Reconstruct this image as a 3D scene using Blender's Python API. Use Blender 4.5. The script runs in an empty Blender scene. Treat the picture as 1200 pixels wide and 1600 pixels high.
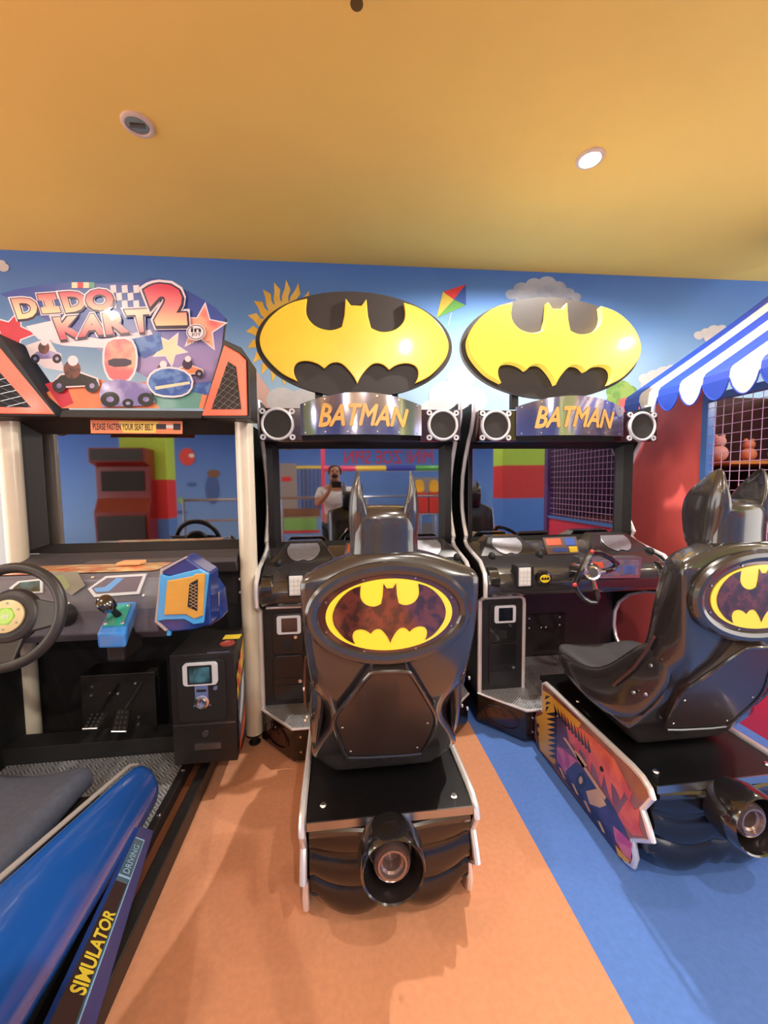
import bpy, bmesh, math, random
from math import sin, cos, tan, pi, radians, atan2, sqrt
from mathutils import Vector, Matrix

random.seed(7)
scene = bpy.context.scene
COL = scene.collection
CZ = 1.26                                   # camera height

# ------------------------------------------------------------------ camera
FPX = 620.0
YAW, PITCH, ROLL = radians(6.5), radians(4.0), radians(0.6)
F = Vector((sin(YAW) * cos(PITCH), cos(YAW) * cos(PITCH), -sin(PITCH)))
R0 = Vector((cos(YAW), -sin(YAW), 0)); U0 = R0.cross(F)
R = R0 * cos(ROLL) - U0 * sin(ROLL); U = U0 * cos(ROLL) + R0 * sin(ROLL)
cam_d = bpy.data.cameras.new('camera'); cam = bpy.data.objects.new('camera', cam_d); COL.objects.link(cam)
cam_d.sensor_fit = 'VERTICAL'; cam_d.sensor_height = 32.0; cam_d.sensor_width = 24.0
cam_d.lens = FPX * 32.0 / 1600.0
cam_d.clip_start = 0.02
cam.matrix_world = Matrix(((R.x, U.x, -F.x, 0), (R.y, U.y, -F.y, 0), (R.z, U.z, -F.z, CZ), (0, 0, 0, 1)))
scene.camera = cam

# ------------------------------------------------------------------ world, view, lights
W = bpy.data.worlds.new('world'); scene.world = W; W.use_nodes = True
W.node_tree.nodes['Background'].inputs[0].default_value = (1.0, 0.93, 0.86, 1)
W.node_tree.nodes['Background'].inputs[1].default_value = 3.2
scene.view_settings.view_transform = 'Standard'; scene.view_settings.look = 'None'
scene.view_settings.gamma = 1.0; scene.view_settings.use_curve_mapping = False
scene.view_settings.exposure = 0.35
CEIL = CZ + 1.515

def spot(x, y, power, ang=172, rad=0.025, col=(1.0, 0.94, 0.86), z=CEIL - 0.03):
    l = bpy.data.lights.new('downlight_lamp', 'SPOT'); l.energy = power; l.spot_size = radians(ang)
    l.spot_blend = 0.35; l.shadow_soft_size = rad; l.color = col
    o = bpy.data.objects.new('downlight_lamp', l); COL.objects.link(o); o.location = (x, y, z)
    return o
LAMPS = [(1.20, 1.846, 135), (0.75, -0.15, 60), (-1.9, 0.1, 45), (3.1, 0.1, 50), (-3.2, 1.2, 40),
         (-0.6, -2.9, 60), (2.2, -2.6, 60), (-3.4, -2.6, 50), (0.42, -1.6, 110)]
for x, y, p in LAMPS: spot(x, y, p)
ADDED_GLOBES = [(-2.3, -1.9), (2.0, -1.7), (-.1, -3.3), (-3.9, .3), (3.9, -.4)]  # globe lamps added behind the camera to throw light on the ceiling
def added_globe_light(x, y, power=42):
    l = bpy.data.lights.new('added_globe_bulb', 'POINT'); l.energy = power; l.shadow_soft_size = 0.09; l.color = (1.0, 0.95, 0.88)
    o = bpy.data.objects.new('added_globe_bulb', l); COL.objects.link(o); o.location = (x, y, CEIL - .42)
for g in ADDED_GLOBES: added_globe_light(*g)

# ------------------------------------------------------------------ pixel helpers (used to find real positions)
def ray(x, y): return F + R * ((x - 600) / FPX) + U * ((800 - y) / FPX)
def atY(x, y, Y): d = ray(x, y); p = d * (Y / d.y); return Vector((p.x, p.y, p.z + CZ))
def atX(x, y, X): d = ray(x, y); p = d * (X / d.x); return Vector((p.x, p.y, p.z + CZ))
def atZ(x, y, Z): d = ray(x, y); p = d * ((Z - CZ) / d.z); return Vector((p.x, p.y, p.z + CZ))
def atP(x, y, p0, n):
    d = ray(x, y); o = Vector((0, 0, CZ)); n = Vector(n); t = (Vector(p0) - o).dot(n) / d.dot(n); return o + d * t

# ------------------------------------------------------------------ materials
MATS = {}
def mat(name, col, rough=0.5, metal=0.0, coat=0.0, noise=0.0, nscale=20.0, col2=None, emit=None, estr=0.0, bump=0.0, bscale=200.0, spec=0.5, stretch=None):
    if name in MATS: return MATS[name]
    m = bpy.data.materials.new(name); m.use_nodes = True; nt = m.node_tree; b = nt.nodes['Principled BSDF']
    c = tuple((v / 255.0) ** 2.2 if max(col) > 1 else v for v in col) + (1,)
    b.inputs['Base Color'].default_value = c
    b.inputs['Roughness'].default_value = rough; b.inputs['Metallic'].default_value = metal
    b.inputs['Coat Weight'].default_value = coat; b.inputs['Coat Roughness'].default_value = 0.08
    b.inputs['Specular IOR Level'].default_value = spec
    if noise > 0 or col2 or bump > 0:
        tc = nt.nodes.new('ShaderNodeTexCoord'); mp = nt.nodes.new('ShaderNodeMapping')
        nt.links.new(tc.outputs['Object'], mp.inputs[0])
        if stretch: mp.inputs['Scale'].default_value = stretch
    if noise > 0 or col2:
        n = nt.nodes.new('ShaderNodeTexNoise'); n.inputs['Scale'].default_value = nscale; n.inputs['Detail'].default_value = 4
        nt.links.new(mp.outputs[0], n.inputs['Vector'])
        r = nt.nodes.new('ShaderNodeValToRGB')
        if col2:
            c2 = tuple((v / 255.0) ** 2.2 if max(col2) > 1 else v for v in col2) + (1,)
            r.color_ramp.elements[0].position = 0.42; r.color_ramp.elements[1].position = 0.58
        else:
            c2 = tuple(max(0, v * (1 - noise)) for v in c[:3]) + (1,); c = tuple(min(1, v * (1 + noise)) for v in c[:3]) + (1,)
            r.color_ramp.elements[0].position = 0.3; r.color_ramp.elements[1].position = 0.7
        r.color_ramp.elements[0].color = c2; r.color_ramp.elements[1].color = c
        nt.links.new(n.outputs[0], r.inputs[0]); nt.links.new(r.outputs[0], b.inputs['Base Color'])
    if bump > 0:
        n2 = nt.nodes.new('ShaderNodeTexNoise'); n2.inputs['Scale'].default_value = bscale
        nt.links.new(mp.outputs[0], n2.inputs['Vector'])
        bp = nt.nodes.new('ShaderNodeBump'); bp.inputs['Strength'].default_value = bump; bp.inputs['Distance'].default_value = 0.002
        nt.links.new(n2.outputs[0], bp.inputs['Height']); nt.links.new(bp.outputs[0], b.inputs['Normal'])
    if emit:
        b.inputs['Emission Color'].default_value = tuple((v / 255.0) ** 2.2 for v in emit) + (1,)
        b.inputs['Emission Strength'].default_value = estr
    MATS[name] = m
    return m

def ramp_mat(name, stops, axis=2, lo=0.0, hi=1.0, rough=0.6, noise=0.0, nscale=8.0, coat=0.0):
    """printed colour ramp along an object axis between lo and hi (metres)"""
    m = bpy.data.materials.new(name); m.use_nodes = True; nt = m.node_tree; b = nt.nodes['Principled BSDF']
    tc = nt.nodes.new('ShaderNodeTexCoord'); sp = nt.nodes.new('ShaderNodeSeparateXYZ'); nt.links.new(tc.outputs['Object'], sp.inputs[0])
    mr = nt.nodes.new('ShaderNodeMapRange'); mr.inputs['From Min'].default_value = lo; mr.inputs['From Max'].default_value = hi
    src = sp.outputs[axis]
    if noise > 0:
        n = nt.nodes.new('ShaderNodeTexNoise'); n.inputs['Scale'].default_value = nscale; nt.links.new(tc.outputs['Object'], n.inputs['Vector'])
        ma = nt.nodes.new('ShaderNodeMath'); ma.operation = 'MULTIPLY_ADD'; ma.inputs[1].default_value = noise * 2
        ma.inputs[2].default_value = -noise; nt.links.new(n.outputs[0], ma.inputs[0])
        ad = nt.nodes.new('ShaderNodeMath'); ad.operation = 'ADD'; nt.links.new(src, ad.inputs[0]); nt.links.new(ma.outputs[0], ad.inputs[1])
        src = ad.outputs[0]
    nt.links.new(src, mr.inputs[0])
    r = nt.nodes.new('ShaderNodeValToRGB'); el = r.color_ramp.elements
    while len(el) < len(stops): el.new(0.5)
    for e, (p, c) in zip(el, stops):
        e.position = p; e.color = tuple((v / 255.0) ** 2.2 for v in c) + (1,)
    nt.links.new(mr.outputs[0], r.inputs[0]); nt.links.new(r.outputs[0], b.inputs['Base Color'])
    b.inputs['Roughness'].default_value = rough; b.inputs['Coat Weight'].default_value = coat
    MATS[name] = m
    return m

def diamond_mat(name='diamond_plate'):
    m = bpy.data.materials.new(name); m.use_nodes = True; nt = m.node_tree; b = nt.nodes['Principled BSDF']
    b.inputs['Metallic'].default_value = 0.7; b.inputs['Roughness'].default_value = 0.42
    tc = nt.nodes.new('ShaderNodeTexCoord'); mp = nt.nodes.new('ShaderNodeMapping'); mp.inputs['Rotation'].default_value = (0, 0, radians(45))
    nt.links.new(tc.outputs['Object'], mp.inputs[0])
    ws = []
    ck = nt.nodes.new('ShaderNodeTexChecker'); ck.inputs['Scale'].default_value = 30; nt.links.new(mp.outputs[0], ck.inputs['Vector'])
    for d in ('X', 'Y'):
        w = nt.nodes.new('ShaderNodeTexWave'); w.bands_direction = d; w.inputs['Scale'].default_value = 28
        nt.links.new(mp.outputs[0], w.inputs['Vector']); ws.append(w)
    mx = nt.nodes.new('ShaderNodeMix'); mx.data_type = 'FLOAT'
    nt.links.new(ck.outputs['Fac'], mx.inputs[0]); nt.links.new(ws[0].outputs['Fac'], mx.inputs[2]); nt.links.new(ws[1].outputs['Fac'], mx.inputs[3])
    r = nt.nodes.new('ShaderNodeValToRGB'); r.color_ramp.elements[0].position = 0.45; r.color_ramp.elements[1].position = 0.8
    r.color_ramp.elements[0].color = (0.30, 0.31, 0.34, 1); r.color_ramp.elements[1].color = (0.8, 0.82, 0.86, 1)
    nt.links.new(mx.outputs[0], r.inputs[0]); nt.links.new(r.outputs[0], b.inputs['Base Color'])
    bp = nt.nodes.new('ShaderNodeBump'); bp.inputs['Strength'].default_value = 0.5; bp.inputs['Distance'].default_value = 0.003
    nt.links.new(mx.outputs[0], bp.inputs['Height']); nt.links.new(bp.outputs[0], b.inputs['Normal'])
    MATS[name] = m
    return m

BLACK = mat('black_panel', (36, 33, 33), 0.45, noise=0.2, nscale=40)
GLOSS = mat('glossy_black_plastic', (36, 33, 33), 0.17, coat=1.0, spec=0.7)
GLOSS2 = mat('moulded_black_plastic', (50, 47, 48), 0.22, coat=0.8, spec=0.7)
MATTE = mat('matte_black', (27, 26, 27), 0.7)
DARKGREY = mat('dark_grey_bezel', (38, 39, 42), 0.5)
CHROME = mat('chrome', (240, 240, 242), 0.24, metal=1.0)
EDGE = mat('bright_chrome_edge', (238, 234, 236), 0.28, metal=0.5, coat=0.5)
STEEL = mat('brushed_steel', (170, 172, 178), 0.3, metal=1.0)
SILVERP = mat('silver_plastic', (205, 206, 212), 0.3, coat=0.4)
MIRROR = mat('dark_glass_screen', (160, 160, 164), 0.03, metal=1.0)
LCD = mat('blue_display_glass', (70, 120, 135), 0.05, coat=1.0, col2=(30, 45, 55), nscale=9)
VINYL = mat('black_vinyl', (70, 70, 74), 0.42, noise=0.12, nscale=30, bump=0.3)
DPLATE = diamond_mat()
MAROON = mat('dark_red_gloss', (48, 16, 16), 0.2, coat=0.8)
YELLOW = mat('yellow_acrylic', (240, 200, 62), 0.32, noise=0.05, nscale=6, coat=0.3)
SIGNBLACK = mat('sign_black', (52, 46, 44), 0.6, noise=0.05)
RUBBER = mat('black_rubber', (26, 25, 25), 0.5)

# ------------------------------------------------------------------ mesh builder
class MB:
    def __init__(s): s.v = []; s.f = []; s.m = []
    def add(s, vs, fs, mi=0):
        b = len(s.v); s.v += [Vector(p) for p in vs]; s.f += [tuple(b + i for i in f) for f in fs]; s.m += [mi] * len(fs); return s
    def box(s, x0, x1, y0, y1, z0, z1, mi=0):
        vs = [(x, y, z) for x in (x0, x1) for y in (y0, y1) for z in (z0, z1)]
        return s.add(vs, [(0, 1, 3, 2), (4, 6, 7, 5), (0, 4, 5, 1), (2, 3, 7, 6), (0, 2, 6, 4), (1, 5, 7, 3)], mi)
    def hexa(s, a, b, mi=0):
        """solid between two matching loops a and b"""
        n = len(a); fs = [tuple(range(n)), tuple(range(2 * n - 1, n - 1, -1))]
        fs += [(i, i + n, (i + 1) % n + n, (i + 1) % n) for i in range(n)]
        return s.add(list(a) + list(b), fs, mi)
    def plate(s, pts, off, mi=0, mside=None):
        """polygon of 3D points pushed along vector off"""
        off = Vector(off); a = [Vector(p) for p in pts]; b = [p + off for p in a]; n = len(a)
        s.add(a + b, [tuple(range(n)), tuple(range(2 * n - 1, n - 1, -1))], mi)
        s.add(a + b, [(i, i + n, (i + 1) % n + n, (i + 1) % n) for i in range(n)], mi if mside is None else mside)
        return s
    def loft(s, rings, mi=0, closed=True, cap=True):
        n = len(rings[0]); b = len(s.v); s.v += [Vector(p) for r in rings for p in r]; c = 0
        for k in range(len(rings) - 1):
            for i in range(n if closed else n - 1):
                j = (i + 1) % n
                s.f.append((b + k * n + i, b + k * n + j, b + (k + 1) * n + j, b + (k + 1) * n + i)); c += 1
        if cap and closed:
            s.f.append(tuple(b + i for i in range(n))[::-1]); s.f.append(tuple(b + (len(rings) - 1) * n + i for i in range(n))); c += 2
        s.m += [mi] * c
        return s
    def tube(s, path, r, n=10, mi=0, closed=False):
        path = [Vector(p) for p in path]; L = len(path); rings = []
        a = None
        for i, p in enumerate(path):
            if closed: t = path[(i + 1) % L] - path[i - 1]
            else: t = path[min(i + 1, L - 1)] - path[max(i - 1, 0)]
            t.normalize()
            if a is None: a = t.orthogonal().normalized()
            else:
                a = a - t * a.dot(t)
                a = a.normalized() if a.length > 1e-4 else t.orthogonal().normalized()
            b_ = t.cross(a); rr = r[i] if isinstance(r, (list, tuple)) else r
            rings.append([p + (a * cos(2 * pi * k / n) + b_ * sin(2 * pi * k / n)) * rr for k in range(n)])
        if closed:
            # keep ring orientation consistent and close
            rings.append(rings[0]); return s.loft(rings, mi, True, False)
        return s.loft(rings, mi)
    def lathe(s, c, ax, prof, n=32, mi=0, cap=True):
        """prof: list of (radius, distance along ax)"""
        c = Vector(c); ax = Vector(ax).normalized(); a = ax.orthogonal().normalized(); b = ax.cross(a)
        return s.loft([[c + ax * h + (a * cos(2 * pi * k / n) + b * sin(2 * pi * k / n)) * r for k in range(n)] for r, h in prof], mi, True, cap)
    def sph(s, c, r, n=16, mi=0, sc=(1, 1, 1)):
        c = Vector(c); rings = []
        for j in range(1, n):
            t = pi * j / n
            rings.append([c + Vector((sin(t) * cos(2 * pi * k / (2 * n)) * r * sc[0], sin(t) * sin(2 * pi * k / (2 * n)) * r * sc[1], cos(t) * r * sc[2])) for k in range(2 * n)])
        return s.loft(rings, mi)
    def build(s, name, mats, parent=None, root=None, smooth=False, bevel=0.0, seg=2, sub=0, label=None, angle=35):
        me = bpy.data.meshes.new(name)
        org = root.location if root is not None else Vector((0, 0, 0))
        me.from_pydata([tuple(v - org) for v in s.v], [], s.f); me.validate()
        if not isinstance(mats, (list, tuple)): mats = [mats]
        for m in mats: me.materials.append(m)
        for p, i in zip(me.polygons, s.m): p.material_index = i
        bm = bmesh.new(); bm.from_mesh(me); bmesh.ops.remove_doubles(bm, verts=bm.verts, dist=1e-5)
        bmesh.ops.recalc_face_normals(bm, faces=bm.faces); bm.to_mesh(me); bm.free()
        o = bpy.data.objects.new(name, me); COL.objects.link(o)
        if parent is not None: o.parent = parent
        if smooth:
            for p in me.polygons: p.use_smooth = True
            if not sub:
                try: me.set_sharp_from_angle(angle=radians(angle))
                except Exception: pass
        if bevel > 0:
            b = o.modifiers.new('bevel', 'BEVEL'); b.width = bevel; b.segments = seg; b.limit_method = 'ANGLE'; b.angle_limit = radians(30)
        if sub:
            q = o.modifiers.new('subdivision', 'SUBSURF'); q.levels = sub; q.render_levels = sub
        if label: o['label'] = label
        return o

def tag(o, label, cat, group=None, kind=None):
    if label: o['label'] = label
    if cat: o['category'] = cat
    if group: o['group'] = group
    if kind: o['kind'] = kind
    return o
def thing(name, loc, label, cat, group=None):
    o = bpy.data.objects.new(name, None); COL.objects.link(o); o.location = loc; o.empty_display_size = 0.1
    return tag(o, label, cat, group)
def dup(o, shift=None, parent=None):
    c = o.copy(); COL.objects.link(c)
    if parent is not None: c.parent = parent
    if shift is not None: c.location = o.location + Vector(shift)
    for ch in list(o.children): dup(ch, None, c)
    return c
def struct(o): o['kind'] = 'structure'; return o

def text_geo(txt, shear=0.0, offset=0.0, space=1.0):
    """outline letters as flat faces normalised into a 0..1 box; returns verts, faces, aspect"""
    cu = bpy.data.curves.new('tmp_text', 'FONT'); cu.body = txt; cu.shear = shear; cu.offset = offset; cu.resolution_u = 3; cu.space_character = space
    ob = bpy.data.objects.new('tmp_text', cu); COL.objects.link(ob)
    dg = bpy.context.evaluated_depsgraph_get(); dg.update()
    me = bpy.data.meshes.new_from_object(ob.evaluated_get(dg))
    vs = [v.co.copy() for v in me.vertices]; fs = [tuple(p.vertices) for p in me.polygons]
    bpy.data.objects.remove(ob); bpy.data.curves.remove(cu); bpy.data.meshes.remove(me)
    x0 = min(v.x for v in vs); x1 = max(v.x for v in vs); y0 = min(v.y for v in vs); y1 = max(v.y for v in vs)
    return [((v.x - x0) / (x1 - x0), (v.y - y0) / (y1 - y0)) for v in vs], fs
def add_text(mb, txt, fn, mi=0, shear=0.0, offset=0.0, space=1.0):
    vs, fs = text_geo(txt, shear, offset, space)
    mb.add([fn(u, v) for u, v in vs], fs, mi)
def quadfn(bl, br, tl, tr):
    bl, br, tl, tr = map(Vector, (bl, br, tl, tr))
    return lambda u, v: (bl * (1 - u) + br * u) * (1 - v) + (tl * (1 - u) + tr * u) * v
def ell(cx, cy, a, b, n=48): return [(cx + a * cos(2 * pi * k / n), cy + b * sin(2 * pi * k / n)) for k in range(n)]
def smooth_poly(pts, it=2, closed=True):
    """Chaikin corner cutting; points given as (x,y,'s') stay sharp"""
    for _ in range(it):
        out = []; n = len(pts)
        for i in range(n):
            p = pts[i]
            if len(p) == 3: out.append(p); continue
            a = pts[i - 1]; c = pts[(i + 1) % n]
            out.append((p[0] * .75 + a[0] * .25, p[1] * .75 + a[1] * .25)); out.append((p[0] * .75 + c[0] * .25, p[1] * .75 + c[1] * .25))
        pts = out
    return [(p[0], p[1]) for p in pts]
def star(cx, cy, r, n=5, rot=0.0, k=0.45):
    return [(cx + (r if i % 2 == 0 else r * k) * sin(pi * i / n + rot), cy - (r if i % 2 == 0 else r * k) * cos(pi * i / n + rot)) for i in range(2 * n)]

# bat outline, half, in units of the oval half width (u right, v up); mirrored below
_b = [(-0.0, .845), (.055, .845, 's'), (.11, 1.0, 's'), (.125, .62, 's'), (.155, .365, 's'), (.22, .30), (.30, .275), (.42, .34), (.50, .50), (.525, .68), (.505, .955, 's'),
      (.66, .87), (.80, .70), (.93, .43), (1.0, .12), (1.0, -.08), (.97, -.28), (.88, -.52), (.77, -.73), (.62, -.875, 's'),
      (.655, -.74), (.665, -.58), (.63, -.46), (.56, -.41), (.48, -.42), (.40, -.48), (.345, -.575, 's'), (.29, -.46), (.22, -.42), (.155, -.455), (.085, -.60), (.03, -.76), (0, -.90, 's')]
def bat_pts():
    right = smooth_poly_open(_b)
    left = [(-x, y) for x, y in right[::-1]]
    pts = right + left
    out = []
    for p in pts:
        if not out or (abs(out[-1][0] - p[0]) + abs(out[-1][1] - p[1])) > 1e-4: out.append(p)
    return out
def smooth_poly_open(pts, it=2):
    for _ in range(it):
        out = [pts[0]]
        for i in range(1, len(pts) - 1):
            p = pts[i]
            if len(p) == 3: out.append(p); continue
            a = pts[i - 1]; c = pts[i + 1]
            out.append((p[0] * .75 + a[0] * .25, p[1] * .75 + a[1] * .25)); out.append((p[0] * .75 + c[0] * .25, p[1] * .75 + c[1] * .25))
        out.append(pts[-1]); pts = out
    return [(p[0], p[1]) for p in pts]
BAT = bat_pts()

# ================================================================== SETTING
# floor: orange carpet left of X=.66, blue right of it
ORANGE = mat('orange_carpet', (206, 142, 106), 0.9, noise=0.06, nscale=60, bump=0.2, bscale=400)
BLUEC = mat('blue_carpet', (84, 122, 198), 0.9, noise=0.06, nscale=60, bump=0.2, bscale=400)
mb = MB(); mb.box(-6, 0.662, -5, 3.1, -0.08, 0, 0); mb.box(0.662, 6, -5, 3.1, -0.08, 0, 1)
struct(mb.build('floor', [ORANGE, BLUEC]))
mb = MB(); mb.box(-6, 6, -5, 3.1, CEIL, CEIL + 0.08)
struct(mb.build('ceiling', mat('tan_yellow_ceiling', (240, 202, 106), 0.8, noise=0.02, nscale=3)))

# back wall with its printed mural
WA, WB = Vector((-2.116, 2.895, 0)), Vector((3.30, 2.79, 0)); WD = (WB - WA).normalized(); WN = Vector((WD.y, -WD.x, 0))
def atW(x, y, e=0.0): return atP(x, y, WA + WN * e, WN)
SKY = ramp_mat('mural_sky', [(0.0, (190, 210, 226)), (0.45, (160, 194, 224)), (0.75, (104, 150, 214)), (1.0, (76, 120, 196))], 2, 1.3, 2.75, 0.7, 0.12, 1.2)
MW = [SKY, mat('mural_sun', (232, 178, 62), 0.7, col2=(238, 196, 96), nscale=9), mat('mural_sun_face', (226, 188, 128), 0.7, noise=0.06, nscale=8), mat('mural_cloud', (176, 182, 196), 0.7, col2=(150, 160, 182), nscale=6),
      mat('mural_kite_red', (214, 60, 62), 0.7), mat('mural_kite_blue', (52, 84, 160), 0.7), mat('mural_kite_yellow', (214, 186, 76), 0.7), mat('mural_kite_green', (96, 158, 76), 0.7),
      mat('mural_tree', (146, 176, 98), 0.8, col2=(112, 152, 84), nscale=14), mat('mural_pink', (216, 176, 168), 0.7, noise=0.05), mat('mural_pale_cloud', (206, 204, 208), 0.7, noise=0.05), mat('mural_glow', (178, 176, 140), 0.7, noise=0.04)]
mb = MB()
a, b = WA - WD * 3.8, WB + WD * 2.6
mb.plate([a, b, b + Vector((0, 0, CEIL)), a + Vector((0, 0, CEIL))], -WN * -0.12 if False else WN * -0.1, 0)
def decal(px, mi, e): mb.plate([atW(x, y, e) for x, y in px], WN * -0.0008, mi)
# sun with wavy rays
rays = []
for i in range(20):
    t = 2 * pi * i / 20
    cx, cy = 446, 520
    rx, ry = 36, 48
    def P(t, k): return (cx + rx * k * cos(t), cy - ry * k * sin(t))
    decal([P(t - .15, .9), P(t - .10, 1.2), P(t - .16, 1.42), P(t - .02, 1.72), P(t + .02, 1.45), P(t + .13, 1.2), P(t + .15, .9)], 1, 0.002)
decal(ell(446, 520, 38, 50, 40), 1, 0.003)
decal(ell(450, 522, 33, 44, 40), 2, 0.004)
def cloud(blobs, mi, e0):
    for k, (x, y, r) in enumerate(blobs): decal(ell(x, y, r, r * .82, 24), mi, e0 + k * 0.0002)
cloud([(800, 460, 10), (815, 452, 13), (835, 446, 14), (855, 444, 15), (872, 450, 13), (888, 458, 10), (845, 460, 22), (870, 462, 16), (820, 462, 16), (900, 464, 8)], 3, 0.002)
cloud([(1092, 524, 8), (1104, 521, 10), (1116, 517, 11), (1128, 515, 9), (1110, 528, 10), (1125, 525, 12)], 10, 0.002)
cloud([(1008, 592, 10), (1022, 588, 12), (1038, 584, 14), (1015, 602, 14), (1040, 600, 18), (1050, 578, 10), (2, 412, 7), (6, 418, 8)], 10, 0.002)
decal([(380, 650), (380, 560), (395, 572), (420, 608), (440, 640), (445, 660), (390, 660)], 9, 0.0015)
cloud([(440, 625, 24), (455, 640, 34), (475, 632, 30), (700, 620, 30), (720, 590, 22), (735, 625, 26), (680, 645, 26)], 10, 0.0022)
cloud([(960, 612, 13), (972, 606, 14), (984, 612, 12), (962, 626, 14), (978, 628, 15), (990, 624, 10), (955, 635, 10)], 8, 0.003)
decal([(692, 456), (728, 444), (709, 468)], 4, 0.003); decal([(728, 444), (728, 477), (709, 468)], 5, 0.003)
decal([(692, 456), (709, 468), (682, 497)], 6, 0.003); decal([(709, 468), (728, 477), (682, 497)], 7, 0.003)
decal([(705, 488), (706, 488), (701, 508), (700, 508)], 10, 0.003)
struct(mb.build('wall_back', MW))

# the hall behind the camera (seen mirrored in the three screens)
REARB = ramp_mat('rear_mural_blue', [(0, (110, 150, 206)), (1, (46, 92, 186))], 2, 0.4, 2.6, 0.7, 0.15, 1.0)
SY = 2.25
def mir(x, y, Yr, sy=SY): p = atY(x, y, 2 * sy - Yr); return Vector((p.x, Yr, p.z))
YR = -4.6
RW = [REARB, mat('rear_letters_red', (200, 40, 50), 0.6), mat('rear_grey_panel', (140, 134, 130), 0.7), mat('rear_blue_stripe', (60, 90, 150), 0.6),
      mat('rear_yellow', (220, 196, 60), 0.6), mat('rear_brown', (120, 84, 60), 0.7), mat('rear_green', (120, 170, 96), 0.7), mat('rear_red', (200, 60, 50), 0.6), mat('rear_white', (215, 212, 208), 0.6)]
mb = MB(); mb.box(-6, 6, -5, YR, 0, CEIL, 0)
def rq(x0, y0, x1, y1, mi, e=0.01, sy=SY):
    a = mir(x0, y0, YR + e, sy); b = mir(x1, y1, YR + e, sy); mb.box(min(a.x, b.x), max(a.x, b.x), YR, YR + e, min(a.z, b.z), max(a.z, b.z), mi)
rq(437, 724, 465, 796, 2); rq(465, 729, 505, 795, 3, 0.012); rq(463, 728, 505, 732, 4, 0.02)
for k in range(6): rq(468 + k * 6.3, 733, 469.2 + k * 6.3, 795, 8 if k != 1 else 4, 0.02)
rq(437, 795, 500, 808, 5, 0.014); rq(437, 806, 495, 828, 6, 0.014); rq(437, 830, 500, 832, 1, 0.018)
rq(640, 746, 684, 796, 2, 0.012); rq(600, 732, 684, 736, 8, 0.014); rq(640, 818, 684, 838, 2, 0.012); rq(440, 745, 455, 752, 1, 0.02)
# red lettering, facing the cabinets, so it reads mirrored in the screen
def rearfn(x0, y0, x1, y1):
    # text read by someone facing the rear wall: u runs towards -X
    a = mir(x1, y1, YR + 0.012); b = mir(x0, y0, YR + 0.012)
    return lambda u, v: Vector((a.x * (1 - u) + b.x * u, YR + 0.012, a.z * (1 - v) + b.z * v))
add_text(mb, 'MINI ZOE SPIN', rearfn(538, 704, 676, 724), 1, 0, 0.0)
def blob(x, y, rx, ry, mi, e=.012):
    c = mir(x, y, YR, 2.05); k = (4.1 - YR) / FPX
    mb.plate([Vector((c.x + u * rx * k, YR + e, c.z + v * ry * k)) for u, v in ell(0, 0, 1, 1, 20)], (0, -.002, 0), mi)
for q in ((293, 714, 11, 13, 7), (300, 712, 4, 3, 8, .016), (258, 764, 5, 3, 7), (258, 751, 3, 3, 7), (300, 757, 7, 3, 3), (285, 800, 7, 3, 3), (262, 783, 5, 6, 4), (262, 806, 7, 9, 4), (262, 794, 4, 4, 5, .016), (334, 740, 9, 6, 5), (332, 765, 10, 22, 3, .01), (283, 782, 4, 5, 6)): blob(*q)
struct(mb.build('wall_rear', RW))

# colour blocked pillars of the hall
def pillar(x0, x1, yr, zs, label, sy):
    a = mir(x0, 760, yr, sy); b = mir(x1, 760, yr, sy)
    z1, z2 = [mir(x0, z, yr, sy).z for z in zs]
    w = abs(b.x - a.x); xm = min(a.x, b.x)
    t = thing('colour_block_column', (xm + w / 2, yr - w / 2, 0), label, 'column')
    mb = MB(); mb.box(xm, xm + w, yr - w * .5, yr, z1, CEIL, 0); mb.box(xm, xm + w, yr - w * .5, yr, z2, z1, 1); mb.box(xm, xm + w, yr - w * .5, yr, 0.08, z2, 2)
    mb.build('shaft', [mat('column_green', (164, 196, 66), 0.6, noise=0.03), mat('column_red', (196, 52, 50), 0.6, noise=0.03), mat('column_blue', (80, 124, 196), 0.6, noise=0.03)], t, t, bevel=0.008)
    mb = MB(); mb.box(xm - .015, xm + w + .015, yr - w * .5 - .015, yr + .015, 0.001, 0.08); mb.build('plinth', BLACK, t, t)
pillar(785, 857, -1.6, (727, 779), 'green, red and blue column mirrored in the right bat cabinet screen', SY)
pillar(190, 262, -2.2, (750, 812), 'green, red and blue column mirrored in the kart racing screen', 2.05)

# striped tube and rails in front of the rear wall
t = thing('coloured_rail', (1.0, -3.4, 0), 'pink, yellow, blue and green padded bar mirrored above the man in the screen', 'rail')
zc = mir(560, 732, -3.4).z
xs = [mir(x, 732, -3.4).x for x in (505, 556, 603, 649, 690, 735)]
for (x0, x1), c in zip(zip(xs[:-1], xs[1:]), ((220, 70, 110), (236, 200, 60), (60, 66, 160), (80, 160, 60), (220, 60, 60))):
    mb = MB(); mb.tube([(x0, -3.4, zc), (x1, -3.4, zc)], 0.055, 14); mb.build('padding', mat('pad_%d_%d' % c[:2], c, 0.35, coat=.5), t, t, smooth=True)
for x in (xs[0], xs[-1]):
    mb = MB(); mb.tube([(x, -3.4, 0.0), (x, -3.4, zc + .5)], 0.04, 12); mb.build('post', mat('post_pink', (210, 50, 80), 0.35, coat=.5), t, t, smooth=True)
t = thing('metal_barrier', (-1.0, -2.9, 0), 'low steel barrier rail mirrored beside the man in the screen', 'barrier')
mb = MB()
zr = mir(460, 778, -2.9).z
x0, x1 = mir(300, 760, -2.9).x, mir(700, 760, -2.9).x
mb.tube([(x0, -2.9, zr), (x1, -2.9, zr)], 0.022, 10); mb.build('top_rail', STEEL, t, t, smooth=True)
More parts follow.
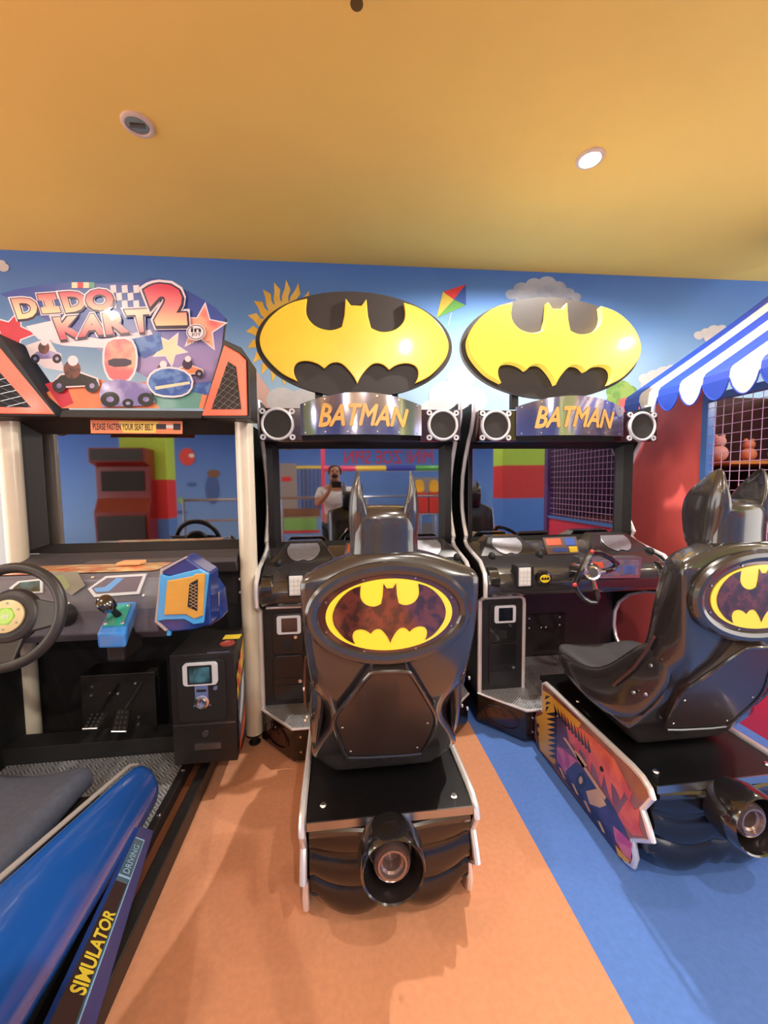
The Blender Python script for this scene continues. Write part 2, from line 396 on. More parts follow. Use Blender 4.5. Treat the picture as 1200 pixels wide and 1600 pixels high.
mb = MB(); mb.tube([(x0, -2.9, zr - .35), (x1, -2.9, zr - .35)], 0.018, 10); mb.build('lower_rail', STEEL, t, t, smooth=True)
for k in range(4):
    x = x0 + (x1 - x0) * k / 3
    mb = MB(); mb.tube([(x, -2.9, 0.0), (x, -2.9, zr)], 0.022, 10); mb.build('post', STEEL, t, t, smooth=True)
# red and yellow ride chairs behind
for k, x in enumerate((655, 678)):
    p = mir(x, 762, -3.9)
    t = thing('ride_chair', (p.x, -3.9, 0), ('red seat with yellow back beside the chair ears, mirrored in the left screen', 'red seat with yellow back at the right edge of the left bat screen')[k], 'chair', None)
    mb = MB(); mb.plate([(p.x + dx, -3.86, p.z + dz) for dx, dz in smooth_poly([(-.11, -.1), (.11, -.1), (.10, .1), (.05, .17), (-.05, .17), (-.10, .1)], 1)], (0, -.08, 0)); mb.build('backrest', mat('ride_yellow', (236, 180, 50), 0.4), t, t, bevel=.01)
    mb = MB(); mb.box(p.x - .15, p.x + .15, -3.95, -3.7, p.z - .55, p.z - .1); mb.build('seat', mat('ride_red', (206, 60, 46), 0.4), t, t, bevel=.03)
    mb = MB(); mb.tube([(p.x, -3.85, 0.0), (p.x, -3.85, p.z - .5)], .04); mb.build('pedestal', STEEL, t, t, smooth=True)

# red arcade machine behind the kart racing cabinet
a = mir(140, 700, -1.9, 2.05); b = mir(235, 840, -1.9, 2.05)
t = thing('punching_machine', ((a.x + b.x) / 2, -2.2, 0), 'tall red and black arcade machine mirrored in the kart racing screen', 'arcade machine')
zt = a.z
mb = MB(); mb.plate([(a.x, -1.95, 0.02), (a.x, -1.9, .9), (a.x, -2.0, 1.1), (a.x, -2.0, zt - .25), (a.x, -1.85, zt - .2), (a.x, -1.85, zt), (a.x, -2.17, zt), (a.x, -2.17, 0.02)], (b.x - a.x, 0, 0)); mb.build('body', mat('machine_red', (112, 24, 24), 0.35, coat=.4), t, t, bevel=.01)
mb = MB(); mb.box(a.x + .03, b.x - .03, -1.9, -1.84, zt - .18, zt - .02); mb.build('header', BLACK, t, t)
mb = MB(); mb.box(a.x + .08, b.x - .08, -2.03, -1.985, 1.2, zt - .32); mb.build('screen', MATTE, t, t)
mb = MB(); mb.box(a.x + .05, b.x - .05, -1.96, -1.885, .1, .85); mb.build('front_panel', BLACK, t, t)
# ================================================================== CEILING FITTINGS
def downlight(x, y, lit, label):
    t = thing('downlight', (x, y, CEIL), label, 'ceiling light')
    MB().lathe((x, y, CEIL + .002), (0, 0, -1), [(.062, 0), (.062, .008), (.056, .012), (.047, .012), (.044, .004)], 36).build('trim_ring', mat('downlight_white', (214, 190, 176), 0.45), t, t, smooth=True)
    if lit:
        MB().lathe((x, y, CEIL - .006), (0, 0, -1), [(.045, 0), (.045, .004), (.03, .006)], 32).build('lamp', mat('lamp_lit', (255, 250, 240), .4, emit=(255, 250, 240), estr=18), t, t, label='glowing white lamp')
    else:
        MB().lathe((x, y, CEIL - .001), (0, 0, -1), [(.046, 0), (.046, .003), (.03, .0045)], 32).build('reflector', mat('lamp_reflector', (150, 140, 132), .25, metal=.9), t, t, smooth=True)
        MB().box(x - .03, x + .03, y - .006, y + .006, CEIL - .012, CEIL - .002).build('lamp_clip', mat('lamp_clip', (90, 84, 80), .4), t, t)
p = atZ(215, 194, CEIL); downlight(p.x, p.y, False, 'unlit round recessed downlight in the tan ceiling above the kart game')
p = atZ(922, 247, CEIL); downlight(p.x, p.y, True, 'glowing round downlight in the tan ceiling above the right bat cabinet')
for x, y, pw in LAMPS[1:]: downlight(x, y, True, 'lit round ceiling downlight behind the photographer over X %s' % ('left' if x < 0 else 'right'))
for i, o in enumerate([o for o in COL.objects if o.name.startswith('downlight') and o.type == 'EMPTY'][2:]):
    o['label'] = 'glowing round downlight in the ceiling out of the frame overhead'; o['group'] = 'downlights behind the photographer'
for i, (x, y) in enumerate(ADDED_GLOBES):  # bodies for the added globe lights, not fittings of the hall
    t = thing('added_globe_pendant', (x, y, CEIL), 'added white globe lamp behind the photographer to brighten the ceiling', 'ceiling light', 'added globe lamps behind the photographer')
    MB().tube([(x, y, CEIL), (x, y, CEIL - .3)], .006, 8).build('cord', MATTE, t, t)
    MB().lathe((x, y, CEIL), (0, 0, -1), [(.05, 0), (.05, .02), (.01, .03)], 24).build('canopy', SILVERP, t, t, smooth=True)
    MB().sph((x, y, CEIL - .42), .085, 12).build('globe', mat('added_globe_glow', (250, 246, 238), .4, emit=(255, 248, 236), estr=6), t, t, smooth=True).visible_shadow = True
p = atZ(557, -20, CEIL)
t = thing('sprinkler_head', (p.x, p.y, CEIL), 'small brass sprinkler head at the top edge of the ceiling', 'sprinkler')
MB().lathe((p.x, p.y, CEIL), (0, 0, -1), [(.03, 0), (.028, .006), (.012, .008), (.012, .02)], 20).build('escutcheon', mat('brass_dark', (110, 92, 70), .35, metal=.8), t, t, smooth=True)
mb = MB(); mb.tube([(p.x - .012, p.y, CEIL - .018), (p.x - .018, p.y, CEIL - .03), (p.x, p.y, CEIL - .045)], .003, 6); mb.tube([(p.x + .012, p.y, CEIL - .018), (p.x + .018, p.y, CEIL - .03), (p.x, p.y, CEIL - .045)], .003, 6)
mb.build('frame_arms', MATS['brass_dark'], t, t)
MB().lathe((p.x, p.y, CEIL - .044), (0, 0, -1), [(.004, 0), (.02, .002), (.02, .004)], 16).build('deflector', MATS['brass_dark'], t, t)

# ================================================================== BAT CABINETS
XL, XR = -0.398, 0.651
CSH = 1.10
def prof_front():
    return [(2.05, .415), (2.055, .35), (2.09, .28), (2.134, .232), (2.19, .14), (2.235, .04), (2.25, -.06), (2.244, -.146), (2.21, -.225), (2.165, -.296),
            (2.185, -.325), (2.15, -.352), (2.06, -.375), (1.94, -.40), (1.875, -.45), (1.865, -.50), (1.865, -.56), (1.91, -.585), (1.94, -.60)]
def make_cabinet():
    t = thing('arcade_cabinet', ((XL + XR) / 2, 2.3, 0), '', 'arcade machine', 'bat emblem arcade cabinets')
    L = [(2.05, .415), *prof_front()[1:], (1.94, -1.085)]
    Rr = [*prof_front()[:-2], (1.93, -.60), (2.06, -.625), (2.18, -.675), (2.27, -.75), (2.305, -.82), (2.312, -.91), (2.29, -.98), (2.25, -1.03), (2.2, -1.085)]
    for x, pr, sg in ((XL, L, 1), (XR, Rr, -1)):
        mb = MB(); poly = [(x, y, z + CZ) for y, z in pr] + [(x, pr[-1][0], .02), (x, 2.74, .02), (x, 2.74, CZ + .415)]
        mb.plate(poly, (sg * .022, 0, 0)); sp = mb.build('side_panel', BLACK, t, t)
        mb = MB(); path = [(x + sg * .011, y - .004, z + CZ) for y, z in pr]
        mb.tube([(x + sg * .011, 2.10, CZ + .42)] + path, .0115, 8); mb.build('chrome_edging', EDGE, sp, t, smooth=True, label='chrome edging along the curved front edge')
    xl, xr = XL + .023, XR - .023
    MB().box(xl, xr, 2.305, 2.72, .03, CZ + .38).build('body', BLACK, t, t)
    MB().box(xl, xr, 2.06, 2.30, CZ + .225, CZ + .36).build('header_box', BLACK, t, t)
    # speakers
    for cx in (-.288, .533):
        mb = MB(); x0, x1 = (xl, -.172) if cx < 0 else (.418, xr)
        mb.box(x0, x1, 2.0, 2.055, CZ + .218, CZ + .375); sp = mb.build('speaker_housing', MAROON, t, t, bevel=.004)
        c = (cx, 1.998, CZ + .296)
        mb = MB(); mb.lathe(c, (0, -1, 0), [(.066, 0), (.066, .010), (.070, .014), (.076, .013), (.080, .006), (.080, 0)], 40, cap=False)
        for s1 in (-1, 1):
            for s2 in (-1, 1):
                cc = (cx + s1 * .070, 1.998, CZ + .296 + s2 * .062)
                mb.lathe(cc, (0, -1, 0), [(.005, 0), (.006, .006), (.014, .006), (.015, 0)], 16, cap=False)
        mb.build('speaker_ring', SILVERP, sp, t, smooth=True, label='silver ring with four screw lugs')
        MB().lathe(c, (0, -1, 0), [(.068, 0), (.066, .004), (.02, .007)], 32).build('speaker_cone', mat('speaker_mesh', (52, 48, 46), .8, bump=.6, bscale=900), sp, t)
    # curved lit header plate with lettering
    def hp(u, v, e=0.0):
        x = -.178 + .6 * u; c = 4 * u * (1 - u)
        top = .392 + .052 * c; bot = .243 + .016 * c * 0
        return Vector((x, 1.992 - .045 * c - e, CZ + bot + (top - bot) * v))
    N = 24
    f = [[hp(i / N, v) for i in range(N + 1)] for v in (0, 1)]; g = [[p + Vector((0, .012, 0)) for p in r] for r in f]
    mb = MB(); mb.loft([[f[0][i], f[1][i], g[1][i], g[0][i]] for i in range(N + 1)])
    hd = mb.build('header_sign', mat('header_print', (186, 178, 182), .1, coat=1.0, metal=.75, col2=(120, 122, 160), nscale=3.2, stretch=(3, 1, .4)), t, t, smooth=True)
    mb = MB(); vs, fs = text_geo('BATMAN', .32, .0, 1.0)
    def tf(u, v, e): 
        sc = 1.0
        return hp(.15 + .73 * u, .22 + (.50 if u > .165 else .64) * v - .02, e)
    mb.add([hp(.15 + .73 * u + .008, .20 + (.50 + .14 * max(0, 1 - u / .17)) * v, .002) for u, v in vs], fs, 1)
    for q, (du, dv) in enumerate(((0, 0), (-.006, 0), (.006, 0), (0, .02), (0, -.02))):
        mb.add([hp(.15 + .73 * u + du, .22 + dv + (.50 + .14 * max(0, 1 - u / .17)) * v, .004 + q * .0002) for u, v in vs], fs, 0)
    mb.build('header_lettering', [mat('gold_letters', (222, 172, 92), .35, noise=.12, nscale=18), mat('letter_shadow', (110, 52, 60), .4)], hd, t)
    mb = MB()
    for u in (.04, .2, .38, .62, .8, .96):
        for v in (.07, .93):
            p = hp(u, v, .002); mb.lathe(p, (0, -1, 0), [(.004, 0), (.003, .003)], 8)
    mb.build('screws', CHROME, hd, t)
    # monitor
    sx0, sx1, sz0, sz1 = -.322, .576, CZ - .315, CZ + .2
    mb = MB()
    yo, yi = 2.17, 2.25
    O = [(xl, yo, CZ - .36), (xr, yo, CZ - .36), (xr, yo, CZ + .222), (xl, yo, CZ + .222)]
    I0 = [(sx0 - .03, yo + .05, sz0 - .03), (sx1 + .03, yo + .05, sz0 - .03), (sx1 + .03, yo + .05, sz1 + .02), (sx0 - .03, yo + .05, sz1 + .02)]
    I1 = [(sx0, yi, sz0), (sx1, yi, sz0), (sx1, yi, sz1), (sx0, yi, sz1)]
    mb.loft([O, I0], 1, True, False); mb.loft([I0, I1], 0, True, False)
    bz = mb.build('monitor_bezel', [DARKGREY, BLACK], t, t)
    MB().box(sx0, sx1, 2.251, 2.262, sz0, sz1).build('screen', MIRROR, t, t, label='dark glossy screen mirroring the hall')
    # dashboard shelf
    pr = [(2.25, -.335), (2.14, -.335), (2.02, -.385), (1.93, -.415), (1.87, -.455), (1.848, -.50), (1.855, -.545), (1.89, -.572), (1.97, -.582), (2.29, -.59)]
    mb = MB(); mb.loft([[(x, y, z + CZ) for y, z in pr] for x in (xl + .001, xl + .1, xl + .3, .12, .3, .5, xr - .001)])
    ds = mb.build('dashboard', GLOSS2, t, t, smooth=True, bevel=.006, angle=50)
    # roll ends and hoods
    for cx, w in ((-.185, .13), (.46, .15)):
        mb = MB(); A = [(cx - w - .06, 2.0, CZ - .40), (cx + w + .05, 2.0, CZ - .40), (cx + w * .7, 2.13, CZ - .296), (cx - w * .7, 2.13, CZ - .296)]
        mb.hexa(A, [(cx - w - .06, 2.22, CZ - .40), (cx + w + .05, 2.22, CZ - .40), (cx + w * .7, 2.2, CZ - .296), (cx - w * .7, 2.2, CZ - .296)])
        hd2 = mb.build('dashboard_hood', GLOSS2, ds, t, bevel=.008)
        mb = MB(); sl = Vector((0, .13, .104))
        base = Vector((cx, 2.0, CZ - .40)); n = Vector((0, -.104, .13)).normalized()
        pts = smooth_poly([(-.07, .86, 's'), (.07, .86, 's'), (.088, .62), (.07, .3), (.03, .12), (0, .22), (-.03, .12), (-.07, .3), (-.088, .62)], 1)
        mb.plate([base + Vector((u, 0, 0)) + sl * v + n * .001 for u, v in pts], n * .006, 0)
        mb.build('hood_grille', mat('satin_grey', (150, 148, 156), .3, metal=.55, noise=.1, nscale=60), hd2, t, bevel=.002)
    for x in (-.30, -.035, .3, .61):
        MB().sph((x, 2.0, CZ - .385), .028, 8, sc=(.6, 1, .75)).build('dashboard_vent', MATTE, ds, t, smooth=True)
    for x in (XL + .06, .59):
        MB().lathe((x - .03, 1.905, CZ - .485), (1, 0, 0), [(.05, 0), (.062, .004), (.062, .05), (.05, .054)], 24).build('dashboard_end_roll', GLOSS, ds, t, smooth=True)
    # card, keypad, round button, display (positions measured on the right cabinet)
    def sp_(x, y, Y): p = atY(x, y, Y); return Vector((p.x - CSH, p.y, p.z))
    c = [sp_(*q) for q in ((856, 866, 2.01), (906, 864, 2.01), (900, 838, 2.1), (848, 840, 2.1))]
    mb = MB(); mb.plate(c, (0, .012, -.012), 1)
    n = (c[1] - c[0]).cross(c[3] - c[0]).normalized(); n = n if n.y < 0 else -n
    qf = quadfn(c[0], c[1], c[3], c[2])
    for (u0, v0, u1, v1), mi in (((.06, .5, .5, .9), 2), ((.62, .45, .92, .92), 3), ((.7, .06, .95, .38), 4), ((.2, .1, .62, .3), 3)):
        mb.plate([qf(u0, v0) + n * .002, qf(u1, v0) + n * .002, qf(u1, v1) + n * .002, qf(u0, v1) + n * .002], n * -.001, mi)
    card = mb.build('instruction_card', [CHROME, mat('card_base', (96, 78, 76), .3, coat=.6), mat('card_red', (190, 84, 60), .4), mat('card_blue', (58, 82, 150), .4), mat('card_yellow', (232, 196, 60), .4)], ds, t)
    kb = sp_(818, 900, 1.845)
    MB().box(kb.x - .042, kb.x + .05, 1.83, 1.90, kb.z - .055, kb.z + .055).build('keypad_housing', MATTE, ds, t, bevel=.01)
    mb = MB(); mb.box(kb.x - .034, kb.x + .028, 1.822, 1.829, kb.z - .046, kb.z + .046, 0); kp = mb.build('keypad', SILVERP, ds, t, bevel=.003)
    mb = MB()
    for i in range(3):
        for j in range(4): mb.box(kb.x - .028 + i * .018, kb.x - .014 + i * .018, 1.818, 1.822, kb.z - .038 + j * .02, kb.z - .023 + j * .02)
    mb.build('keys', mat('key_white', (225, 224, 220), .5), kp, t)
    bt = sp_(849, 903, 1.845)
    MB().lathe((bt.x, 1.852, bt.z), (0, -1, 0), [(.04, 0), (.038, .02), (.03, .022)], 28).build('button_bezel', GLOSS, ds, t, smooth=True)
    mb = MB(); mb.plate([(bt.x + u, 1.8295, bt.z + v) for u, v in ell(0, 0, .026, .02, 28)], (0, -.003, 0), 0)
    mb.plate([(bt.x + u * .021, 1.8255, bt.z + v * .009) for u, v in BAT], (0, .0008, 0), 1)
    mb.build('start_button', [mat('button_yellow', (236, 206, 50), .3), MATTE], ds, t, label='yellow oval button with a black bat mark')
    c = [sp_(*q) for q in ((915, 904, 1.84), (1000, 903, 1.84), (1003, 870, 1.86), (905, 871, 1.86))]
    mb = MB(); mb.hexa(c, [p + Vector((0, .05, 0)) for p in c], 0)
    qf = quadfn(c[0], c[1], c[3], c[2])
    for (u0, v0, u1, v1), mi in (((.04, .1, .96, .85), 1), ((.1, .5, .35, .78), 2), ((.45, .3, .62, .7), 3), ((.7, .2, .9, .6), 3)):
        e = -.002 if mi == 1 else -.003
        mb.plate([qf(u0, v0) + Vector((0, e, 0)), qf(u1, v0) + Vector((0, e, 0)), qf(u1, v1) + Vector((0, e, 0)), qf(u0, v1) + Vector((0, e, 0))], (0, .001, 0), mi)
    mb.build('instrument_panel', [STEEL, mat('panel_print', (84, 84, 110), .3, coat=.7, col2=(120, 96, 110), nscale=30), mat('panel_red', (210, 84, 50), .4), mat('panel_blue', (70, 90, 150), .4)], ds, t, bevel=.002)
    # steering yoke
    def w_(x, y, d=0): return sp_(x, y, 1.70 + d)
    hub = w_(924, 893)
    MB().tube([hub, (hub.x + .02, 1.86, hub.z - .02)], .03, 14).build('steering_column', GLOSS, t, t, smooth=True)
    mb = MB(); mb.tube([w_(925, 863), w_(937, 864, .01), (w_(952, 871, .02)), w_(964, 881, .03), w_(957, 889, .025), w_(944, 893, .01)], .013, 10)
    mb.tube([w_(898, 913), w_(903, 924), w_(911, 934), w_(921, 940), w_(931, 941), w_(934, 932), w_(931, 920)], .013, 10)
    mb.tube([w_(925, 863), w_(918, 872), w_(911, 885, -.01), w_(905, 898, -.01), w_(898, 913)], .014, 10)
    yk = mb.build('steering_wheel', GLOSS, t, t, smooth=True)
    mb = MB(); mb.tube([w_(908, 893, -.008), hub], .012, 8); mb.tube([w_(929, 920), w_(926, 905), hub], [.014, .01, .008], 8); mb.tube([w_(945, 893), hub], .009, 8); mb.tube([w_(924, 875), hub], .008, 8)
    mb.build('spokes', CHROME, yk, t, smooth=True)
    MB().lathe((hub.x, 1.695, hub.z), (-.3, -1, .1), [(.036, -.01), (.04, 0), (.036, .01), (.028, .008), (.02, .016), (.008, .016)], 24).build('hub', CHROME, yk, t, smooth=True)
    for q in ((925, 862), (898, 914)):
        MB().sph(w_(*q, -.012), .0105, 8).build('thumb_button', mat('red_button', (196, 60, 64), .3, coat=.5), yk, t, smooth=True)
    # coin pillar
    px1 = -.145
    mb = MB(); mb.box(XL + .023, px1, 1.945, 2.30, CZ - 1.085, CZ - .592); pl = mb.build('coin_pillar', BLACK, t, t)
    mb = MB(); mb.tube([(XL + .04, 1.943, CZ - .592), (px1 - .02, 1.943, CZ - .592), (px1 - .004, 1.943, CZ - .605), (px1, 1.943, CZ - .63), (px1, 1.943, CZ - 1.084)], .009, 8); mb.build('chrome_edging', EDGE, pl, t, smooth=True, label='chrome strip down the pillar edge')
    def rr(x0, x1, z0, z1, r): 
        out = []
        for cx, cz, a0 in ((x1 - r, z1 - r, 0), (x0 + r, z1 - r, 90), (x0 + r, z0 + r, 180), (x1 - r, z0 + r, 270)):
            for k in range(5): a = radians(a0 + k * 22.5); out.append((cx + r * cos(a), cz + r * sin(a)))
        return out
    for nm, z0, z1 in (('coin_door', CZ - .825, CZ - .625), ('cash_door', CZ - 1.06, CZ - .835)):
        mb = MB(); mb.plate([(x, 1.9445, z) for x, z in rr(-.335, -.185, z0, z1, .02)], (0, -.008, 0)); dr = mb.build(nm, mat('door_black', (30, 29, 31), .35, coat=.3), pl, t, bevel=.003)
        if nm == 'coin_door':
            mb = MB(); mb.plate([(x, 1.9362, z) for x, z in rr(-.31, -.195, CZ - .725, CZ - .633, .012)], (0, -.005, 0), 0); mb.plate([(x, 1.931, z) for x, z in rr(-.288, -.212, CZ - .714, CZ - .645, .004)], (0, -.001, 0), 1)
            mb.build('card_reader', [SILVERP, mat('reader_glass', (30, 34, 44), .05, coat=1)], dr, t, label='silver framed card reader')
            MB().box(-.285, -.24, 1.933, 1.9365, CZ - .81, CZ - .765).build('coin_return', MATTE, dr, t, bevel=.002)
            MB().lathe((-.222, 1.936, CZ - .742), (0, -1, 0), [(.009, 0), (.008, .006), (.004, .006)], 14).build('lock', CHROME, dr, t, smooth=True)
        else:
            mb = MB(); mb.box(-.325, -.195, 1.933, 1.9365, CZ - .95, CZ - .947); mb.box(-.325, -.195, 1.933, 1.9365, CZ - .985, CZ - .982); mb.build('door_rib', DARKGREY, dr, t)
            MB().lathe((-.205, 1.936, CZ - .965), (0, -1, 0), [(.010, 0), (.009, .006), (.004, .006)], 14).build('lock', CHROME, dr, t, smooth=True)
    # foot wall with bolts
    mb = MB(); mb.box(.0, .3, 2.294, 2.304, CZ - 1.05, CZ - .82); fw = mb.build('pedal_panel', MATTE, t, t, bevel=.002)
    for x, z in ((.06, -.84), (.26, -.84), (.06, -.90), (.14, -.90), (.17, -.90), (.26, -.89)):
        MB().lathe((x, 2.293, CZ + z), (0, -1, 0), [(.007, 0), (.005, .004)], 10).build('bolt', CHROME, fw, t)
    # platform
    P = [(XL + .0, 1.935), (-.225, 1.745), (.478, 1.745), (XR, 1.935), (XR, 2.30), (XL, 2.30)]
    mb = MB(); mb.hexa([(x, y, CZ - 1.094) for x, y in P], [(x, y, .015) for x, y in P]); pf = mb.build('platform', mat('platform_black', (34, 25, 22), .22, coat=.6), t, t, bevel=.004)
    mb = MB(); mb.hexa([(x, y - .004, CZ - 1.093) for x, y in P], [(x, y - .004, CZ - 1.085) for x, y in P]); mb.build('tread_plate', DPLATE, pf, t)
    mb = MB(); mb.tube([(x, y - .006, CZ - 1.089) for x, y in P[:4]], .0065, 8); mb.build('chrome_edging', EDGE, pf, t, label='chrome nosing around the step')
    # embossed oval bat on the angled kick face
    d = (Vector((P[1][0], P[1][1], 0)) - Vector((P[0][0], P[0][1], 0))); c = Vector((P[0][0], P[0][1], 0)) + d * .5 + Vector((0, 0, CZ - 1.17)); dn = d.normalized(); nn = Vector((dn.y, -dn.x, 0)); nn = nn if nn.y < 0 else -nn
    mb = MB(); mb.tube([c + dn * u + Vector((0, 0, v)) + nn * .002 for u, v in ell(0, 0, .095, .05, 32)], .003, 6, closed=True)
    mb.plate([c + dn * u * .08 + Vector((0, 0, v * .036)) + nn * .0005 for u, v in BAT], nn * .0015); mb.build('kick_emblem', MAROON, pf, t)
    for z in (-1.13, -1.2): MB().lathe((-.19, 1.744, CZ + z), (0, -1, 0), [(.006, 0), (.005, .004)], 10).build('bolt', CHROME, pf, t)
    return t
cab = make_cabinet()
cab2 = dup(cab, (CSH, 0, 0))
cab['label'] = 'black arcade cabinet under the left yellow bat sign, with the photographer mirrored in its screen'
cab2['label'] = 'black arcade cabinet under the right, glowing yellow bat sign, with the steering yoke in view'

# oval signs, one per cabinet
def oval_sign(cx, cz, a, b, y, root, th, em, tilt=0.0, glow=False):
    mb = MB(); mb.plate([(cx + u, y, cz + v) for u, v in ell(0, 0, a, b, 72)], (0, .03, 0), 0, 1)
    s = mb.build('oval_sign', [SIGNBLACK, mat('sign_edge_dark', (40, 36, 34), .4) if not glow else mat('sign_edge_light', (190, 190, 196), .3)], root, root, label='black oval sign board')
    ea, eb = a * .955, b * .845
    mb = MB(); mb.plate([(cx + u * ea, y - th, cz + v * eb) for u, v in BAT], (0, th - .002, 0), 0, 1)
    mb.build('bat_emblem', em, s, root, label='raised yellow bat emblem', bevel=.004)
    for z in (-.1, .1): MB().box(cx + z * 2 - .02, cx + z * 2 + .02, y + .03, y + .06, cz - b - .05, cz - b + .12).build('sign_bracket', BLACK, s, root)
YG = mat('yellow_acrylic_lit', (240, 190, 66), .3, emit=(255, 190, 50), estr=.06, coat=.3)
YE = mat('yellow_edge_glow', (255, 226, 110), .3, emit=(255, 225, 90), estr=.5)
p = atY(557, 537, 2.12); oval_sign(p.x, CZ + .724, .51, .268, 2.12, cab, .018, [YELLOW, mat('yellow_edge', (196, 140, 40), .4)])
p = atY(861, 542, 2.12); oval_sign(p.x + .01, CZ + .735, .52, .272, 2.12, cab2, .042, [YG, YE], glow=True)

# ================================================================== BAT SEATS
SSH = 1.04
def make_seat():
    xc = .13
    t = thing('cowl_chair', (xc, 1.35, 0), '', 'chair', 'bat cowl game chairs')
    x0, x1 = -.103, .363
    dk = MB().box(x0, x1, 1.035, 1.735, CZ - .935, CZ - .915).build('deck', mat('deck_black', (20, 19, 20), .3, bump=.5, bscale=500), t, t)
    MB().box(x0, x1, 1.030, 1.034, CZ - .938, CZ - .914).build('deck_edge', STEEL, dk, t)
    for x, y in ((-.06, 1.09), (.32, 1.075), (-.06, 1.5), (.32, 1.5)):
        MB().lathe((x, y, CZ - .915), (0, 0, 1), [(.010, 0), (.007, .004)], 12).build('bolt', CHROME, dk, t)
    MB().box(x0 + .01, x1 - .01, 1.17, 1.735, .004, CZ - .936).build('pedestal', BLACK, t, t)
    # printed side plates
    prof = [(1.715, -1.075), (1.672, -1.055), (1.672, -.925), (1.655, -.915), (1.60, -.913), (1.117, -.913), (1.075, -.918), (1.045, -.932), (1.035, -.95), (1.072, -1.016), (1.05, -1.05), (1.03, -1.085), (1.05, -1.10), (1.106, -1.15), (1.092, -1.20), (1.10, -1.235), (1.135, -1.25), (1.69, -1.25), (1.735, -1.22), (1.735, -1.12)]
    art = [mat('art_bronze', (158, 96, 62), .22, coat=.8, col2=(122, 70, 78), nscale=5), STEEL, mat('art_yellow', (232, 174, 56), .3, coat=.6), mat('art_red', (206, 74, 58), .3, coat=.6, col2=(228, 104, 70), nscale=14),
           mat('art_navy', (44, 44, 92), .3, coat=.6, col2=(70, 62, 120), nscale=8), mat('art_magenta', (196, 70, 140), .3, coat=.6, col2=(224, 120, 150), nscale=20), mat('art_black', (32, 22, 26), .3, coat=.6), mat('art_cream', (226, 184, 130), .3, coat=.6), mat('art_plum', (92, 48, 66), .3, coat=.6, noise=.2)]
    for X, sg in ((-.125, 1), (.385, -1)):
        mb = MB(); mb.plate([(X, y, z + CZ) for y, z in prof], (sg * .018, 0, 0), 0, 1)
        def dc(px, mi, e):
            pts = [atX(x, y, .915) for x, y in px]
            mb.plate([(X - sg * e, p.y, p.z) for p in pts], (sg * .0004, 0, 0), mi)
        # yellow nose with spikes
        dc([(848, 1078), (858, 1084), (908, 1130), (903, 1140), (880, 1125), (868, 1135), (868, 1190), (866, 1195), (844, 1172), (838, 1120), (848, 1116)], 2, .0008)
        dc([(868, 1118), (905, 1142), (940, 1170), (925, 1180), (905, 1168), (878, 1170), (866, 1150)], 8, .0009)
        for k in range(11):
            x = 866 + k * 5.2; y = 1100 + k * 4.9
            dc([(x, y), (x + 1.2, y + 16 + k), (x + 5, y + 18 + k), (x + 6, y + 16 + k)], 6, .0012)
        for k in range(9):
            y = 1115 + k * 8.2
            dc([(853 + k * .6, y), (870, y - 3), (870, y + 6)], 6, .0012)
        for a_, b_ in (((851, 1093), (860, 1088)), ((852, 1101), (861, 1098)), ((853, 1112), (858, 1104))):
            dc([a_, ((a_[0] + b_[0]) / 2 - 2, (a_[1] + b_[1]) / 2 - 4), b_, ((a_[0] + b_[0]) / 2, (a_[1] + b_[1]) / 2 + 1)], 6, .0012)
        # flames
        fl = [(878, 1112), (886, 1122), (892, 1132), (912, 1140), (940, 1165), (960, 1185), (975, 1215), (985, 1238), (990, 1232), (984, 1252), (976, 1238), (970, 1250), (962, 1232), (955, 1222), (958, 1262), (950, 1235), (944, 1210), (940, 1232), (932, 1205), (925, 1190), (922, 1208), (914, 1180), (906, 1170), (903, 1186), (897, 1166), (890, 1160), (886, 1140)]
        dc(fl, 3, .0011)
        dc([(972, 1262), (982, 1248), (992, 1266), (1000, 1262), (998, 1290), (1005, 1306), (990, 1305), (975, 1290), (964, 1276)], 3, .0011)
        # pink, navy and cream areas
        dc([(866, 1165), (880, 1170), (902, 1188), (905, 1205), (896, 1222), (884, 1210), (872, 1190)], 5, .0010)
        dc([(900, 1190), (925, 1215), (955, 1255), (975, 1290), (985, 1320), (960, 1318), (935, 1290), (905, 1250), (888, 1222), (884, 1205)], 4, .0013)
        dc([(872, 1192), (890, 1220), (935, 1285), (970, 1330), (975, 1345), (962, 1335), (915, 1265), (870, 1200)], 4, .0010)
        dc([(958, 1290), (972, 1302), (988, 1318), (986, 1345), (975, 1335), (962, 1312)], 5, .0016)
        dc([(962, 1320), (974, 1334), (986, 1347), (978, 1346), (966, 1336)], 2, .0018)
        for q in ((873, 1198), (893, 1223), (912, 1250), (934, 1282)): dc([q, (q[0] + 4, q[1] + 2), (q[0] + 12, q[1] + 20), (q[0] + 8, q[1] + 17)], 7, .0018)
        dc([(916, 1236), (935, 1232), (948, 1258), (938, 1262), (922, 1256)], 7, .0017)
        dc([(880, 1152), (884, 1153), (948, 1246), (945, 1250)], 7, .0019); dc([(898, 1172), (906, 1178), (918, 1196), (912, 1200), (904, 1190)], 7, .0019)
        dc(ell(908, 1220, 7, 14, 20), 6, .0019); dc(ell(908, 1219, 3, 6, 16), 7, .0021)
        sp = mb.build('side_plate', art, t, t, label='side plate printed with orange flames and dark shapes')
        mb = MB(); pr = prof[1:17]; mb.tube([(X + sg * .009, y, z + CZ) for y, z in pr], .0105, 8); mb.build('chrome_edging', EDGE, sp, t, smooth=True, label='chrome edging around the plate')
        for y, z in ((1.25, -1.02), (1.70, -1.14), (1.70, -1.18)):
            MB().lathe((X - sg * .001, y, CZ + z), (-sg, 0, 0), [(.009, 0), (.008, .003), (.004, .003)], 12).build('bolt', MATTE, sp, t)
